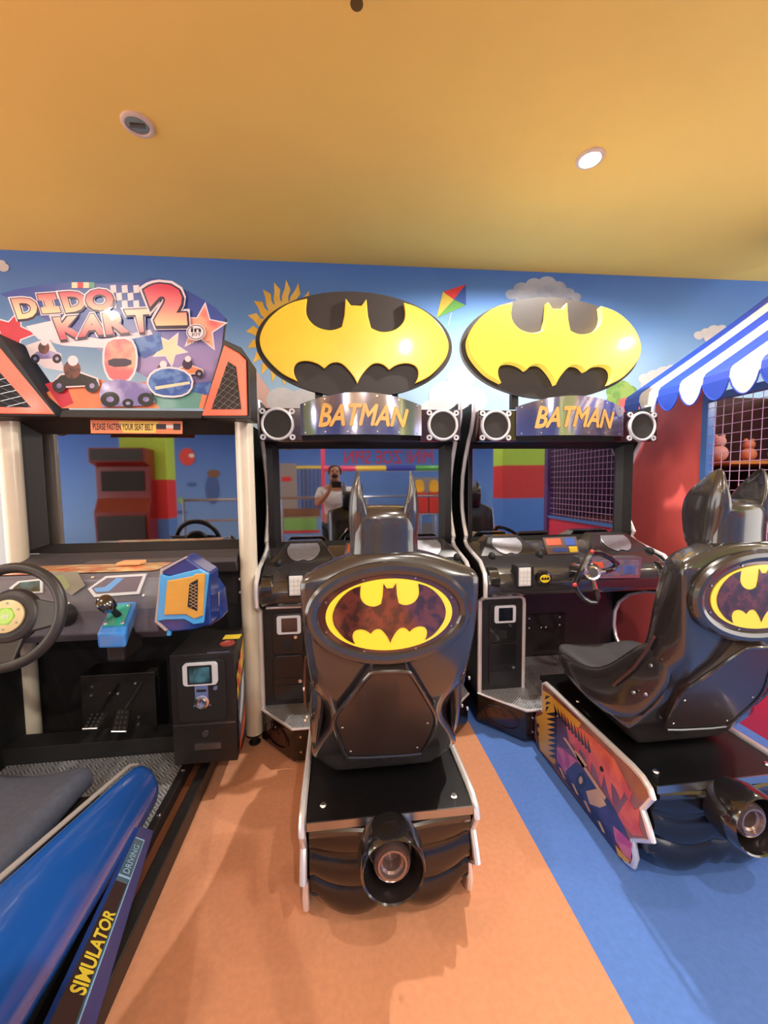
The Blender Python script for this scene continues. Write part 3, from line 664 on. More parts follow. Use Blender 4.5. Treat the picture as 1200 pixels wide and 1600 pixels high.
    # moulded tail with side pods
    def tail(u, v):
        x = x0 + .004 + (x1 - x0 - .008) * u; sd_ = abs(u - .5) * 2
        drop = .045 * (1 - sd_) ** 1.2 * (1 if v > .25 else v / .25)         # the mouldings dip towards the middle
        zt = -.945; zb = -1.165 - .045 * max(0, sin(pi * min(1, max(0, (sd_ - .18) / .75)))) ** .7
        vv = v * 3
        if vv < 1: bul = .030 * abs(sin(pi * (.12 + .80 * vv))) ** .5
        elif vv < 2: bul = .010 + .022 * abs(sin(pi * (.08 + .84 * (vv - 1)))) ** .6
        else: bul = -.004 + .030 * abs(sin(pi * (.08 + .70 * (vv - 2)))) ** .8
        return Vector((x, 1.075 - bul - .02 * (1 - sd_) + .03 * max(0, v - .66), CZ + zt + (zb - zt) * v - drop * v))
    NU, NV = 36, 36
    rows = [[tail(i / NU, j / NV) for i in range(NU + 1)] + [Vector((tail(1, j / NV).x, 1.17, tail(1, j / NV).z)), Vector((tail(0, j / NV).x, 1.17, tail(0, j / NV).z))] for j in range(NV + 1)]
    mb = MB(); mb.loft(rows); tl = mb.build('tail_moulding', mat('tail_black', (28, 26, 27), .25, coat=.4), t, t, smooth=True, angle=60)
    for s in (-1, 1):
        cx = .13 + s * .165
        MB().lathe((.13 + s * .215, 1.062, CZ - 1.14), (0, -1, 0), [(.016, 0), (.014, .008), (.008, .003)], 14).build('bolt', MATTE, tl, t)
        MB().tube([(.13 + s * .05, 1.03, CZ - .955), (.13 + s * .12, 1.036, CZ - .951), (.13 + s * .225, 1.045, CZ - .95)], [.012, .014, .016], 10).build('tail_lip', GLOSS, tl, t, smooth=True)
    # exhaust
    ex = atY(615, 1362, .925); ax = Vector((0.0, -.995, .10)).normalized()
    mb = MB(); mb.lathe(ex, ax, [(.060, -.115), (.078, -.10), (.088, -.06), (.086, -.02), (.083, .0), (.080, .005), (.076, .002), (.070, -.03), (.058, -.07)], 44, cap=False)
    mb.lathe(ex, ax, [(.058, -.07), (.03, -.072)], 44, cap=False); mb.lathe(ex, ax, [(.060, -.115), (.01, -.118)], 44, cap=False)
    e = mb.build('exhaust_cone', GLOSS, t, t, smooth=True, label='round black turbine exhaust')
    MB().lathe(ex, ax, [(.052, -.07), (.050, -.03), (.046, -.022), (.041, -.026), (.038, -.016), (.033, -.016), (.030, -.026), (.024, -.03), (.022, -.06), (.0, -.062)], 36, cap=False).build('nozzle', mat('nozzle_grey', (150, 128, 124), .22, metal=.7), e, t, smooth=True)
    # seat shell: rings from the deck upwards  (z, w rear, yr, w side, ym, w front, yf)
    T = [(-.914, .14, 1.215, .15, 1.33, .12, 1.58), (-.905, .16, 1.205, .17, 1.34, .13, 1.60), (-.865, .195, 1.19, .205, 1.34, .15, 1.63), (-.82, .225, 1.168, .235, 1.33, .16, 1.65), (-.79, .222, 1.145, .232, 1.28, .17, 1.48),
         (-.745, .200, 1.128, .215, 1.20, .19, 1.36), (-.685, .150, 1.096, .20, 1.15, .20, 1.28), (-.63, .136, 1.060, .205, 1.10, .208, 1.25), (-.58, .150, 1.026, .215, 1.06, .21, 1.21), (-.51, .19, .992, .222, 1.03, .215, 1.165),
         (-.43, .213, .985, .226, 1.02, .215, 1.15), (-.32, .227, .98, .232, 1.01, .215, 1.13), (-.245, .228, .98, .232, 1.0, .212, 1.10), (-.222, .216, .985, .218, 1.02, .205, 1.09), (-.185, .12, .995, .125, 1.03, .115, 1.08), (-.172, .06, 1.0, .06, 1.03, .06, 1.07)]
    rings = []
    for z, w, yr, ws, ym, wf, yf in T:
        c = .012 if z > -.5 else .0
        rings.append([(xc - w, yr, z + CZ), (xc - w * .6, yr - c * .6, z + CZ), (xc, yr - c, z + CZ), (xc + w * .6, yr - c * .6, z + CZ), (xc + w, yr, z + CZ), (xc + ws, ym, z + CZ), (xc + wf, (ym + yf) / 2 + .02, z + CZ),
                      (xc + wf * .85, yf, z + CZ), (xc, yf + .0, z + CZ), (xc - wf * .85, yf, z + CZ), (xc - wf, (ym + yf) / 2 + .02, z + CZ), (xc - ws, ym, z + CZ)])
    mb = MB(); mb.loft(rings); sh = mb.build('seat_shell', GLOSS2, t, t, smooth=True, sub=2)
    me = sh.data
    try:
        att = me.attributes.new('crease_edge', 'FLOAT', 'EDGE')
        for ed in me.edges:
            a, b = me.vertices[ed.vertices[0]].co, me.vertices[ed.vertices[1]].co
            az, bz = a.z - CZ, b.z - CZ
            # rear vertical ridges and shoulder line stay crisp
            k = 0.0
            if abs(a.x) > .13 and abs(b.x) > .13 and a.y < -.1 and b.y < -.1:
                wa = any(abs(abs(a.x) - r[1]) < .002 and abs(az - r[0]) < .002 for r in T); wb = any(abs(abs(b.x) - r[1]) < .002 and abs(bz - r[0]) < .002 for r in T)
                if wa and wb: k = .75
            if abs(az - bz) < .001 and abs(az + .245) < .002: k = .6
            if abs(az - bz) < .001 and abs(az + .82) < .002: k = .5
            att.data[ed.index].value = k
    except Exception: pass
    # cushion
    C = [(1.17, .12, .02), (1.2, .155, .03), (1.35, .175, .035), (1.5, .20, .035), (1.62, .205, .03), (1.665, .19, .015), (1.68, .16, .004)]
    rings = []
    for y, w, h in C:
        zz = CZ - .735 - (0.012 if 1.3 < y < 1.6 else 0)
        sgm = [(-w, zz - .05), (-w, zz - .005), (-w * .92, zz + h * .6 - .01), (-w * .6, zz - .008), (0, zz - .018), (w * .6, zz - .008), (w * .92, zz + h * .6 - .01), (w, zz - .005), (w, zz - .05), (w * .75, zz - .14), (-w * .75, zz - .14)]
        if y > 1.66: sgm = [(u, max(v, zz - .1)) for u, v in sgm]
        rings.append([(xc + u, y, v) for u, v in sgm])
    mb = MB(); mb.loft(rings); mb.build('seat_cushion', VINYL, t, t, smooth=True, sub=1)
    # side wings (hip bolsters)
    for s in (-1, 1):
        X = lambda q: xc + s * q
        rings = []
        for y, z0, z1, q in ((1.04, -.60, -.50, .205), (1.10, -.72, -.49, .215), (1.16, -.80, -.53, .226), (1.24, -.84, -.62, .232), (1.32, -.85, -.685, .235), (1.42, -.85, -.725, .232), (1.54, -.83, -.735, .226), (1.62, -.80, -.745, .215)):
            rings.append([(X(q), y, z0 + CZ), (X(q + .006), y, (z0 + z1) / 2 + CZ), (X(q), y, z1 + CZ), (X(q - .022), y, z1 + CZ + .004), (X(q - .035), y, z1 + CZ - .03), (X(q - .03), y, z0 + CZ)])
        mb = MB(); mb.loft(rings); wg = mb.build('side_bolster', GLOSS2, t, t, smooth=True, sub=1)
        mb = MB(); mb.tube([(X(.226), 1.075, CZ - .47), (X(.232), 1.10, CZ - .53), (X(.238), 1.14, CZ - .60), (X(.242), 1.19, CZ - .66), (X(.242), 1.225, CZ - .70)], .005, 8); mb.build('bolster_rib', mat('rib_brown', (74, 48, 42), .3, coat=.5), wg, t, smooth=True)
        for y, z in ((1.075, -.56), (1.09, -.66), (1.14, -.68)):
            MB().lathe((X(.232), y, CZ + z), (s, 0, 0), [(.006, 0), (.005, .005)], 10).build('bolt', CHROME, wg, t)
    # cowl with two pointed ears
    cx = .119
    H = [(-.215, .100, .992, 1.12), (-.19, .090, 1.0, 1.13), (-.14, .088, 1.0, 1.145), (-.10, .090, .998, 1.15), (-.078, .089, 1.0, 1.15), (-.062, .076, 1.01, 1.13), (-.054, .05, 1.03, 1.10)]
    rings = [[(cx - w, yr + .035, z + CZ), (cx - w * .9, yr + .014, z + CZ), (cx - w * .6, yr, z + CZ), (cx, yr - .006, z + CZ), (cx + w * .6, yr, z + CZ), (cx + w * .9, yr + .014, z + CZ), (cx + w, yr + .035, z + CZ), (cx + w, yf - .012, z + CZ), (cx + w * .8, yf, z + CZ), (cx - w * .8, yf, z + CZ), (cx - w, yf - .012, z + CZ)] for z, w, yr, yf in H]
    mb = MB(); mb.loft(rings)
    cw = mb.build('cowl_headrest', GLOSS2, t, t, smooth=True, sub=1, label='black cowl headrest')
    for s in (-1, 1):
        rings = []
        for z, xo, xi, ya, yb in ((-.205, .094, .078, 1.03, 1.11), (-.17, .0905, .066, 1.02, 1.13), (-.13, .0895, .052, 1.01, 1.14), (-.09, .0925, .040, 1.0, 1.145), (-.065, .092, .042, .996, 1.14), (-.04, .090, .050, .998, 1.13), (-.012, .085, .058, 1.002, 1.105), (.015, .077, .062, 1.01, 1.07), (.036, .069, .063, 1.018, 1.04)):
            m = (ya + yb) / 2
            rings.append([(cx + s * xo, ya + .012, z + CZ), (cx + s * (xo + .002), m, z + CZ), (cx + s * (xo * .96), yb, z + CZ), (cx + s * (xo * .6 + xi * .4), yb - .004, z + CZ), (cx + s * (xi + .016), m, z + CZ), (cx + s * (xi + .006), ya + .02, z + CZ), (cx + s * xi, ya + .006, z + CZ), (cx + s * ((xo + xi) / 2), ya, z + CZ)])
        mb = MB(); mb.loft(rings); mb.build('cowl_ear', GLOSS2, cw, t, smooth=True, sub=1)
    # oval emblem on the back
    ec = Vector((.121, .958, CZ - .322))
    def ep(u, v, e=0): return Vector((ec.x + u, ec.y - e, ec.z + v))
    mb = MB(); mb.tube([ep(u, v, -.008) for u, v in ell(0, 0, .192, .114, 56)], .018, 10, closed=True); rm = mb.build('emblem_rim', GLOSS2, t, t, smooth=True)
    mb = MB(); mb.plate([ep(u, v) for u, v in ell(0, 0, .180, .103, 64)], (0, .02, 0)); mb.build('emblem_plate', mat('smoked_acrylic', (88, 56, 50), .08, coat=1, metal=.3), rm, t, bevel=.002)
    mb = MB(); mb.plate([ep(u, v, .004) for u, v in ell(0, 0, .158, .090, 64)], (0, .0035, 0)); yo = mb.build('emblem_oval', mat('emblem_yellow', (240, 212, 62), .25, coat=.6), rm, t)
    k = .141; kb = .079
    mb = MB(); mb.plate([ep(u * k, v * kb, .0055) for u, v in BAT], (0, .0012, 0)); mb.build('bat_emblem', mat('emblem_bat_dark', (70, 46, 44), .1, coat=1, metal=.35, col2=(112, 60, 52), nscale=40), rm, t)
    for q in range(8):
        a_ = 2 * pi * (q + .5) / 8; p = ep(.169 * cos(a_), .0965 * sin(a_), .001)
        MB().lathe(p, (0, -1, 0), [(.0035, 0), (.003, .002)], 8).build('screw', STEEL, rm, t)
    # service hatch on the lower back
    def hp_(px): return [atP(x, y, (0, 1.04, CZ - .66), (0, -.84, -.54)) for x, y in px]
    hn = Vector((0, -.30, -.162)).normalized(); h0 = Vector((0, 1.006, CZ - .56))
    def hx(px, e): return [atP(x, y, h0 + hn * e, hn) for x, y in px]
    hp2 = [(578, 1057), (586, 1052), (634, 1051), (642, 1056), (671, 1106), (677, 1118), (677, 1135), (661, 1170), (654, 1176), (549, 1182), (541, 1177), (527, 1137), (526, 1125), (532, 1112)]
    hp2 = smooth_poly(hp2, 1)
    mb = MB(); mb.plate(hx(hp2, .006), hn * -.05); ht = mb.build('hatch_cover', mat('hatch_black', (58, 46, 42), .35, coat=.3), t, t, bevel=.002)
    cxm = sum(p[0] for p in hp2) / len(hp2); cym = sum(p[1] for p in hp2) / len(hp2)
    mb = MB(); mb.tube(hx([(cxm + (x - cxm) * 1.05, cym + (y - cym) * 1.04) for x, y in hp2], .005), .006, 8, closed=True); mb.build('hatch_lip', GLOSS2, ht, t, smooth=True)
    for q in ((535, 1137), (668, 1130), (548, 1174), (652, 1168)): MB().lathe(hx([q], .0065)[0], hn, [(.004, 0), (.003, .002)], 8).build('screw', STEEL, ht, t)
    return t
seat = make_seat()
seat2 = dup(seat, (SSH, 0, 0))
seat['label'] = 'black moulded game chair with pointed ears on orange carpet, seen from straight behind'
seat2['label'] = 'black moulded game chair with pointed ears on blue carpet, cut by the right frame edge'

# ================================================================== GAME BOOTH (right)
BX = 2.05
RED = mat('booth_red', (240, 104, 98), 0.6, noise=.03, nscale=10)
TRIM = mat('booth_blue_trim', (84, 126, 196), .4)
t = thing('game_booth', (2.6, 1.6, 0), 'red fairground style booth with blue trim and pink wire grid at the right edge', 'booth')
Y0 = 2.045
MB().box(BX, BX + .03, Y0, 2.74, 0.0, CZ + .60).build('side_panel', RED, t, t)
MB().box(BX, BX + .03, .82, Y0 - .001, 0.0, CZ - .32).build('front_panel', mat('booth_red_lighting_tint', (230, 60, 84), .45, coat=.2), t, t, label='red lower panel, its different lighting painted in as crimson')  # same booth red; its different lighting is put into the colour
MB().box(BX - .012, BX + .04, Y0 - .035, Y0, CZ - .32, CZ + .48).build('corner_trim', TRIM, t, t, label='blue corner strip')
MB().box(BX - .012, BX + .04, .82, Y0 - .036, CZ + .44, CZ + .475).build('top_trim', TRIM, t, t)
MB().box(BX - .012, BX + .04, .82, Y0 - .036, CZ - .345, CZ - .32).build('sill_trim', TRIM, t, t)
mb = MB()
y = Y0 - .055
while y > .86: mb.tube([(BX + .012, y, CZ - .32), (BX + .012, y, CZ + .44)], .0019, 5); y -= .05
z = CZ - .30
while z < CZ + .44: mb.tube([(BX + .008, Y0 - .036, z), (BX + .008, .83, z)], .0019, 5); z += .05
mb.build('wire_grid', mat('pink_wire', (222, 176, 214), .35, metal=.2), t, t, label='pale pink square wire grid')
MB().box(3.2, 3.23, .82, 2.68, 0, CZ + .6).build('inner_back_wall', mat('booth_maroon', (92, 28, 34), .6, noise=.15), t, t)
MB().box(BX - .02, BX + .05, .76, .82, 0, CEIL - .2).build('corner_post', mat('post_purple', (92, 64, 120), .5), t, t, label='purple corner post')
MB().box(BX + .05, 3.2, .79, .82, 0, CZ + .6).build('near_end_wall', mat('booth_end_purple', (70, 50, 90), .6), t, t)
MB().box(BX + .03, 3.2, 2.62, 2.65, 0, CZ + .6).build('inner_end_wall', mat('booth_inner_dark', (58, 24, 30), .6), t, t)
MB().box(BX + .031, 3.2, .86, 2.6, CZ - .36, CZ - .33).build('counter', mat('booth_counter', (110, 60, 50), .5), t, t)
for z in (.10,):
    MB().box(2.35, 3.19, 2.15, 2.6, CZ + z, CZ + z + .02).build('shelf_board', mat('shelf_wood', (190, 120, 56), .5), t, t)
MB().box(2.62, 2.67, 2.05, 2.1, CZ - .33, CZ + .6).build('post', mat('post_orange', (216, 144, 40), .5), t, t, label='orange post')
# awning: slope and scalloped valance, one stripe after the other
AX, AZ = 1.80, CZ + .525
ys = [2.33] + [1.8 * atX(x, 600, 1.8).y / 1.8 for x in (1006, 1036, 1071, 1111, 1156)]
ys = [2.33, 2.21, 2.07, 1.93, 1.795, 1.66, 1.525, 1.39, 1.255, 1.12, .985, .85, .74]
WHT = mat('awning_white', (226, 214, 196), .5, noise=.03); BLU = mat('awning_blue', (44, 72, 176), .45, noise=.04)
aw = MB(); vl = MB()
for i in range(len(ys) - 1):
    a, b = ys[i], ys[i + 1]; mi = i % 2
    S = []
    for k in range(9):
        f = k / 8; x = AX + 1.45 * f; sag = -.02 * sin(pi * f); S.append((x, AZ + 1.02 * f + sag))
    S2 = [(AX - .012, AZ - .02)] + S
    aw.loft([[(x, a, z) for x, z in S2] + [(x + .004, a, z - .006) for x, z in S2[::-1]], [(x, b, z) for x, z in S2] + [(x + .004, b, z - .006) for x, z in S2[::-1]]], mi)
    n = 10; pts = [(AX - .012, a, AZ - .02), ]
    low = [(AX - .016 + .006 * sin(pi * k / n), a + (b - a) * k / n, AZ - .055 - .085 * sin(pi * k / n) ** .65) for k in range(n + 1)]
    vl.plate([(AX - .012, a, AZ - .02)] + low + [(AX - .012, b, AZ - .02)], (.005, 0, 0), mi)
    vl.tube([Vector(p) + Vector((0, 0, -.001)) for p in low], .004, 6, mi=0)
# end return scallops at the far side
o = aw.build('awning', [BLU, WHT], t, t, smooth=True, label='blue and white striped awning')
vl2 = vl.build('awning_valance', [BLU, WHT], o, t, label='scalloped blue and white valance')
for m_ in (o, vl2): pass
mb = MB(); mb.tube([(AX, 2.32, AZ - .03), (BX, 2.32, CZ + .5)], .01, 8); mb.tube([(AX, .78, AZ - .03), (BX, .78, CZ + .5)], .01, 8); mb.tube([(AX, .76, AZ - .03), (AX, 2.32, AZ - .03)], .009, 8); mb.build('awning_frame', STEEL, o, t, smooth=True)
bl = bpy.data.lights.new('added_booth_bulb', 'POINT'); bl.energy = 9; bl.shadow_soft_size = .04; bl.color = (1, .85, .7)  # bulb added to lift the dim booth interior
blo = bpy.data.objects.new('added_booth_bulb', bl); COL.objects.link(blo); blo.location = (2.5, 1.6, CZ + .56)
MB().sph((2.5, 1.6, CZ + .64), .035, 8).build('added_booth_lamp', mat('added_booth_glow', (255, 240, 220), .4, emit=(255, 230, 200), estr=4), t, t, smooth=True)  # glowing ball for the added bulb
MB().tube([(2.5, .82, CZ + .68), (2.5, 2.62, CZ + .68)], .012, 8).build('added_lamp_rail', STEEL, t, t)  # carries the added lamp
# wall shelves inside the booth, seen mirrored in the right screen
for k, z in enumerate((-.14, .02, .18, .34)):
    MB().box(3.0, 3.199, .83, 1.95, CZ + z - .012, CZ + z).build('wall_shelf', mat('wall_shelf_orange', (200, 128, 66), .5) if k in (0, 1) else mat('wall_shelf_dark', (50, 44, 50), .5), t, t)
for k, (y, z, c, nm) in enumerate(((1.75, .18, (200, 170, 120), 'tan'), (1.5, .18, (196, 196, 200), 'pale grey'), (1.15, .18, (210, 200, 190), 'cream'), (1.72, -.14, (170, 70, 60), 'brick red'), (1.4, -.14, (90, 110, 170), 'slate blue'), (1.05, -.14, (190, 160, 160), 'pinkish grey'))):
    o = MB().box(3.03, 3.15, y - .06, y + .06, CZ + z + .001, CZ + z + .10).build('prize_box', mat('prize_%d' % k, c, .6), bevel=.002)
    tag(o, nm + ' prize box on a booth wall shelf, mirrored in the right screen', 'box', 'prize boxes on the booth wall shelves')
# toys on the booth shelf and counter
def toy(x, y, z, r, c, label):
    tt = thing('plush_toy', (x, y, z), label, 'toy')
    m_ = mat('plush_%d_%d' % (c[0], c[2]), c, .9, noise=.15, nscale=30, bump=.6, bscale=120)
    MB().sph((x, y, z + r * .95), r, 10, sc=(1, .9, .95)).build('body', m_, tt, tt, smooth=True)
    MB().sph((x, y, z + r * 2.3), r * .7, 10).build('head', m_, tt, tt, smooth=True)
    for s in (-1, 1): MB().sph((x + s * r * .5, y, z + r * 2.95), r * .25, 6).build('ear', m_, tt, tt, smooth=True)
toy(2.42, 2.3, CZ + .121, .055, (206, 150, 140), 'pink plush toy on the booth shelf nearest the blue corner strip')
toy(2.58, 2.25, CZ + .121, .045, (200, 120, 90), 'tan plush toy in the middle of the booth shelf behind the wire grid')
toy(2.75, 2.22, CZ + .121, .05, (190, 170, 160), 'grey plush toy on the booth shelf beside the orange post')
toy(2.40, 2.1, CZ - .329, .07, (214, 196, 200), 'pale plush toy on the booth counter behind the left pointed ear')
o = MB().box(2.50, 2.60, 2.12, 2.24, CZ + .001 - .33, CZ - .02).build('prize_carton', mat('carton_orange', (206, 84, 40), .6), bevel=.003); tag(o, 'orange prize carton on the booth counter behind the wire grid', 'box')

# ================================================================== KART RACING CABINET
KC = -.92
t = kart = thing('kart_racing_cabinet', (KC, 2.2, 0), 'kart racing game cabinet with winged orange and blue marquee at the left', 'arcade machine')
NAVY = mat('deep_blue_gloss', (24, 54, 124), .18, coat=1.0, noise=.1, nscale=3)
LBLUE = mat('light_blue_gloss', (70, 160, 228), .25, coat=.8)
GREYP = mat('dash_grey', (96, 94, 104), .38, noise=.06, nscale=50, coat=.2)
MB().box(-1.43, -.452, 2.06, 2.74, 0.02, CZ + .32).build('body', BLACK, t, t)
# pipes
for x0, x1, xb0, xb1 in ((368, 395, 385, 410), (-6, 30, 8, 34)):
    a = (atY(x0, 655, 1.93) + atY(x1, 655, 1.93)) / 2; b_ = (atY(xb0, 1155, 1.93) + atY(xb1, 1155, 1.93)) / 2
    if x0 < 0: b_.x = a.x
    else: a.x = b_.x = (a.x + b_.x) / 2
    mb = MB(); mb.lathe((a.x, 1.93, .052), (0, 0, 1), [(.036, 0), (.0405, .003), (.0405, CZ + .245), (.036, CZ + .248)], 28); pp = mb.build('corner_pipe', mat('pipe_cream', (206, 196, 176), .22, coat=.6, noise=.02), t, t, smooth=True, label='cream plastic pipe')
    MB().lathe((a.x, 1.93, .0), (0, 0, 1), [(.028, 0), (.028, .006), (.014, .012), (.014, .055)], 16).build('levelling_foot', BLACK, pp, t, smooth=True)
# bezel, screen
mb = MB()
sx0, sx1, sz0, sz1 = -1.375, -.495, CZ - .268, CZ + .25
O = [(-1.455, 1.97, CZ - .30), (-.475, 1.97, CZ - .30), (-.475, 1.97, CZ + .32), (-1.455, 1.97, CZ + .32)]
I1 = [(sx0, 2.045, sz0), (sx1, 2.045, sz0), (sx1, 2.045, sz1), (sx0, 2.045, sz1)]
mb.loft([O, I1], 0, True, False); mb.build('monitor_bezel', mat('kart_bezel', (34, 32, 32), .55), t, t)
MB().box(sx0, sx1, 2.046, 2.056, sz0, sz1).build('screen', MIRROR, t, t, label='dark glossy screen mirroring a red machine')
# seat belt sticker
c = [atY(*q, 1.966) for q in ((142, 677), (285, 678), (285, 658), (141, 656))]
mb = MB(); mb.plate(c, (0, .002, 0), 0)
qf = quadfn(c[0], c[1], c[3], c[2])
mb.plate([qf(u, v) + Vector((0, -.0006, 0)) for u, v in ((.35, .06), (.7, .06), (.74, .94), (.3, .94))], (0, .0004, 0), 2)
add_text(mb, 'PLEASE FASTEN YOUR SEAT BELT', lambda u, v: qf(.025 + .655 * u, .25 + .5 * v) + Vector((0, -.0012, 0)), 1, 0, .02)
for (u0, v0, u1, v1), mi in (((.71, .35, .82, .75), 1), ((.82, .45, .90, .68), 3), ((.90, .3, .98, .8), 1)):
    mb.plate([qf(u0, v0) + Vector((0, -.0012, 0)), qf(u1, v0) + Vector((0, -.0012, 0)), qf(u1, v1) + Vector((0, -.0012, 0)), qf(u0, v1) + Vector((0, -.0012, 0))], (0, .0004, 0), mi)
mb.build('warning_sticker', [mat('sticker_orange', (232, 132, 90), .4, noise=.05), mat('sticker_ink', (40, 34, 50), .5), mat('sticker_yellow', (232, 190, 90), .4), SILVERP], t, t, label='orange and yellow seat belt sticker')
# marquee art board
YM = 1.94
out = [(0, 459), (30, 451), (70, 445), (113, 441), (160, 443), (215, 440), (233, 434), (256, 436), (277, 447), (300, 458), (318, 468), (338, 482), (352, 496), (349, 515), (346, 545), (318, 640)]
pts = [atY(x, y, YM) for x, y in out]
left = [Vector((2 * KC - p.x, YM, p.z)) for p in pts[::-1] if 2 * KC - p.x < pts[0].x - .02]
poly = pts + left
MART = ramp_mat('marquee_print', [(0, (196, 150, 110)), (.12, (150, 120, 120)), (.22, (78, 76, 130)), (.4, (160, 140, 190)), (.6, (140, 130, 180)), (.8, (62, 84, 158)), (1, (46, 74, 152))], 2, CZ + .32, CZ + .86, .3, .05, 5, coat=.25)
MK = [MART, BLACK, mat('mk_white', (226, 214, 222), .35, coat=.25), mat('mk_pink', (222, 104, 112), .35, coat=.25, col2=(238, 168, 140), nscale=9), mat('mk_dark', (52, 34, 62), .35, coat=.25), mat('mk_red', (196, 46, 70), .35, coat=.25, noise=.1), mat('mk_cream', (240, 214, 176), .35, coat=.25, noise=.06),
      mat('mk_brown', (120, 70, 64), .35, coat=.25, col2=(70, 44, 52), nscale=30), mat('mk_blue', (48, 84, 160), .35, coat=.25, col2=(92, 130, 190), nscale=24), mat('mk_teal', (96, 150, 140), .35, coat=.25), mat('mk_tyre', (28, 26, 36), .35, coat=.25, noise=.2), mat('mk_black_line', (30, 24, 34), .3), mat('mk_orange', (226, 130, 90), .35, coat=.25, noise=.08), mat('mk_lavender', (168, 160, 206), .35, coat=.25, col2=(120, 110, 170), nscale=12)]
zz = lambda y: atY(120, y, YM).z
MK += [ramp_mat('mk_letters_top', [(0, (244, 214, 170)), (.45, (238, 170, 150)), (1, (204, 70, 96))], 2, zz(492), zz(458), .35, coat=.25), ramp_mat('mk_letters_low', [(0, (214, 84, 104)), (.5, (238, 160, 150)), (1, (244, 214, 190))], 2, zz(526), zz(490), .35, coat=.25), ramp_mat('mk_numeral', [(0, (246, 200, 150)), (.5, (240, 130, 130)), (1, (206, 60, 90))], 2, zz(505), zz(445), .35, coat=.25)]
mb = MB(); mb.plate(poly, (0, .03, 0), 0, 1)
ord_ = [0]
def md(px, mi):
    ord_[0] += 1; e = .0006 + ord_[0] * .00005
    mb.plate([atY(x, y, YM - e) for x, y in px], (0, .00003, 0), mi)
# ground, stars, chequers
md([(95, 600), (130, 585), (180, 600), (240, 596), (300, 602), (330, 598), (318, 638), (97, 638), (70, 615)], 12); md([(70, 600), (100, 592), (115, 630), (96, 638)], 5); md([(225, 612), (300, 602), (318, 605), (311, 638), (250, 638)], 9); md([(305, 600), (332, 595), (325, 618), (300, 612)], 8)
md([(p[0], p[1]) for p in star(18, 520, 42, 5, .35)], 2); md([(p[0], p[1]) for p in star(18, 520, 37, 5, .35)], 5)
md(star(316, 512, 41, 5, .12), 2); md(star(316, 512, 36, 5, .12), 3); md(star(265, 545, 30, 5, .5), 2); md(star(265, 545, 25, 5, .5), 6)
for i in range(5):
    for j in range(3):
        if (i + j) % 2 == 0: md([(172 + i * 9, 446 + j * 12), (181 + i * 9, 445 + j * 12), (182 + i * 9, 457 + j * 12), (173 + i * 9, 458 + j * 12)], 2)
for i in range(4): md([(112 + i * 9, 441), (121 + i * 9, 441), (121 + i * 9, 450), (112 + i * 9, 450)], (6, 5, 6, 9)[i])
md([(40, 510), (85, 500), (95, 520), (160, 530), (235, 515), (240, 525), (180, 545), (100, 540), (60, 530)], 2)
md([(205, 530), (250, 520), (255, 545), (225, 560), (205, 550)], 8)
# letter outlines: white halo, dark edge, pink face
def serif_i(c, g):
    (x0, y0), (x1, y1), (x2, y2), (x3, y3) = c
    f_ = lambda u, v: ((x0 * (1 - u) + x1 * u) * (1 - v) + (x3 * (1 - u) + x2 * u) * v, (y0 * (1 - u) + y1 * u) * (1 - v) + (y3 * (1 - u) + y2 * u) * v)
    P_ = [(0, 0), (1, 0), (1, .32), (.72, .34), (.72, .66), (1, .68), (1, 1), (0, 1), (0, .68), (.28, .66), (.28, .34), (0, .32)]
    for k, mi in ((g + .10, 2), (g + .05, 4), (g, 14)):
        md([f_(u + (k if u > .5 else -k), v + (k if v > .5 else -k) * (1 if abs(v - .5) > .3 else -0)) for u, v in P_], mi)
R1 = [('D', [(28, 499), (60, 496), (56, 464), (17, 467)]), ('D', [(103, 489), (136, 484), (131, 454), (92, 457)]), ('O', [(136, 486), (178, 484), (176, 451), (132, 453)])]
R2 = [('K', [(95, 531), (131, 526), (125, 493), (82, 496)]), ('A', [(122, 527), (165, 522), (160, 489), (128, 492)]), ('R', [(166, 523), (202, 519), (196, 487), (160, 490)]), ('T', [(210, 520), (233, 518), (238, 482), (194, 484)])]
def mtext(sx, box, off, face):
    (x0, y0), (x1, y1), (x2, y2), (x3, y3) = box
    f_ = lambda u, v: ((x0 * (1 - u) + x1 * u) * (1 - v) + (x3 * (1 - u) + x2 * u) * v, (y0 * (1 - u) + y1 * u) * (1 - v) + (y3 * (1 - u) + y2 * u) * v)
    for o_, mi, g, dx, dy in ((off + .07, 2, .20, 0, 0), (off + .03, 4, .10, 1.0, 2.2), (off + .03, 4, .08, 0, 0), (off, face, 0, 0, 0)):
        ord_[0] += 6; e = .0006 + ord_[0] * .00005
        vs, fs = text_geo(sx, 0, o_, 1.0); k = g * .5
        mb.add([atY(f_(-k + u * (1 + 2 * k), 0)[0] * 0 + f_(-k + u * (1 + 2 * k), -k + v * (1 + 2 * k))[0] + dx, f_(-k + u * (1 + 2 * k), -k + v * (1 + 2 * k))[1] + dy, YM - e) for u, v in vs], fs, mi)
serif_i([(66, 490), (95, 488), (86, 458), (58, 460)], .0)
for sx, bx_ in R1: mtext(sx, bx_, .05, 14)
for sx, bx_ in R2: mtext(sx, bx_, .05, 15)
mtext('2', [(244, 509), (293, 508), (287, 441), (220, 445)], .08, 16)
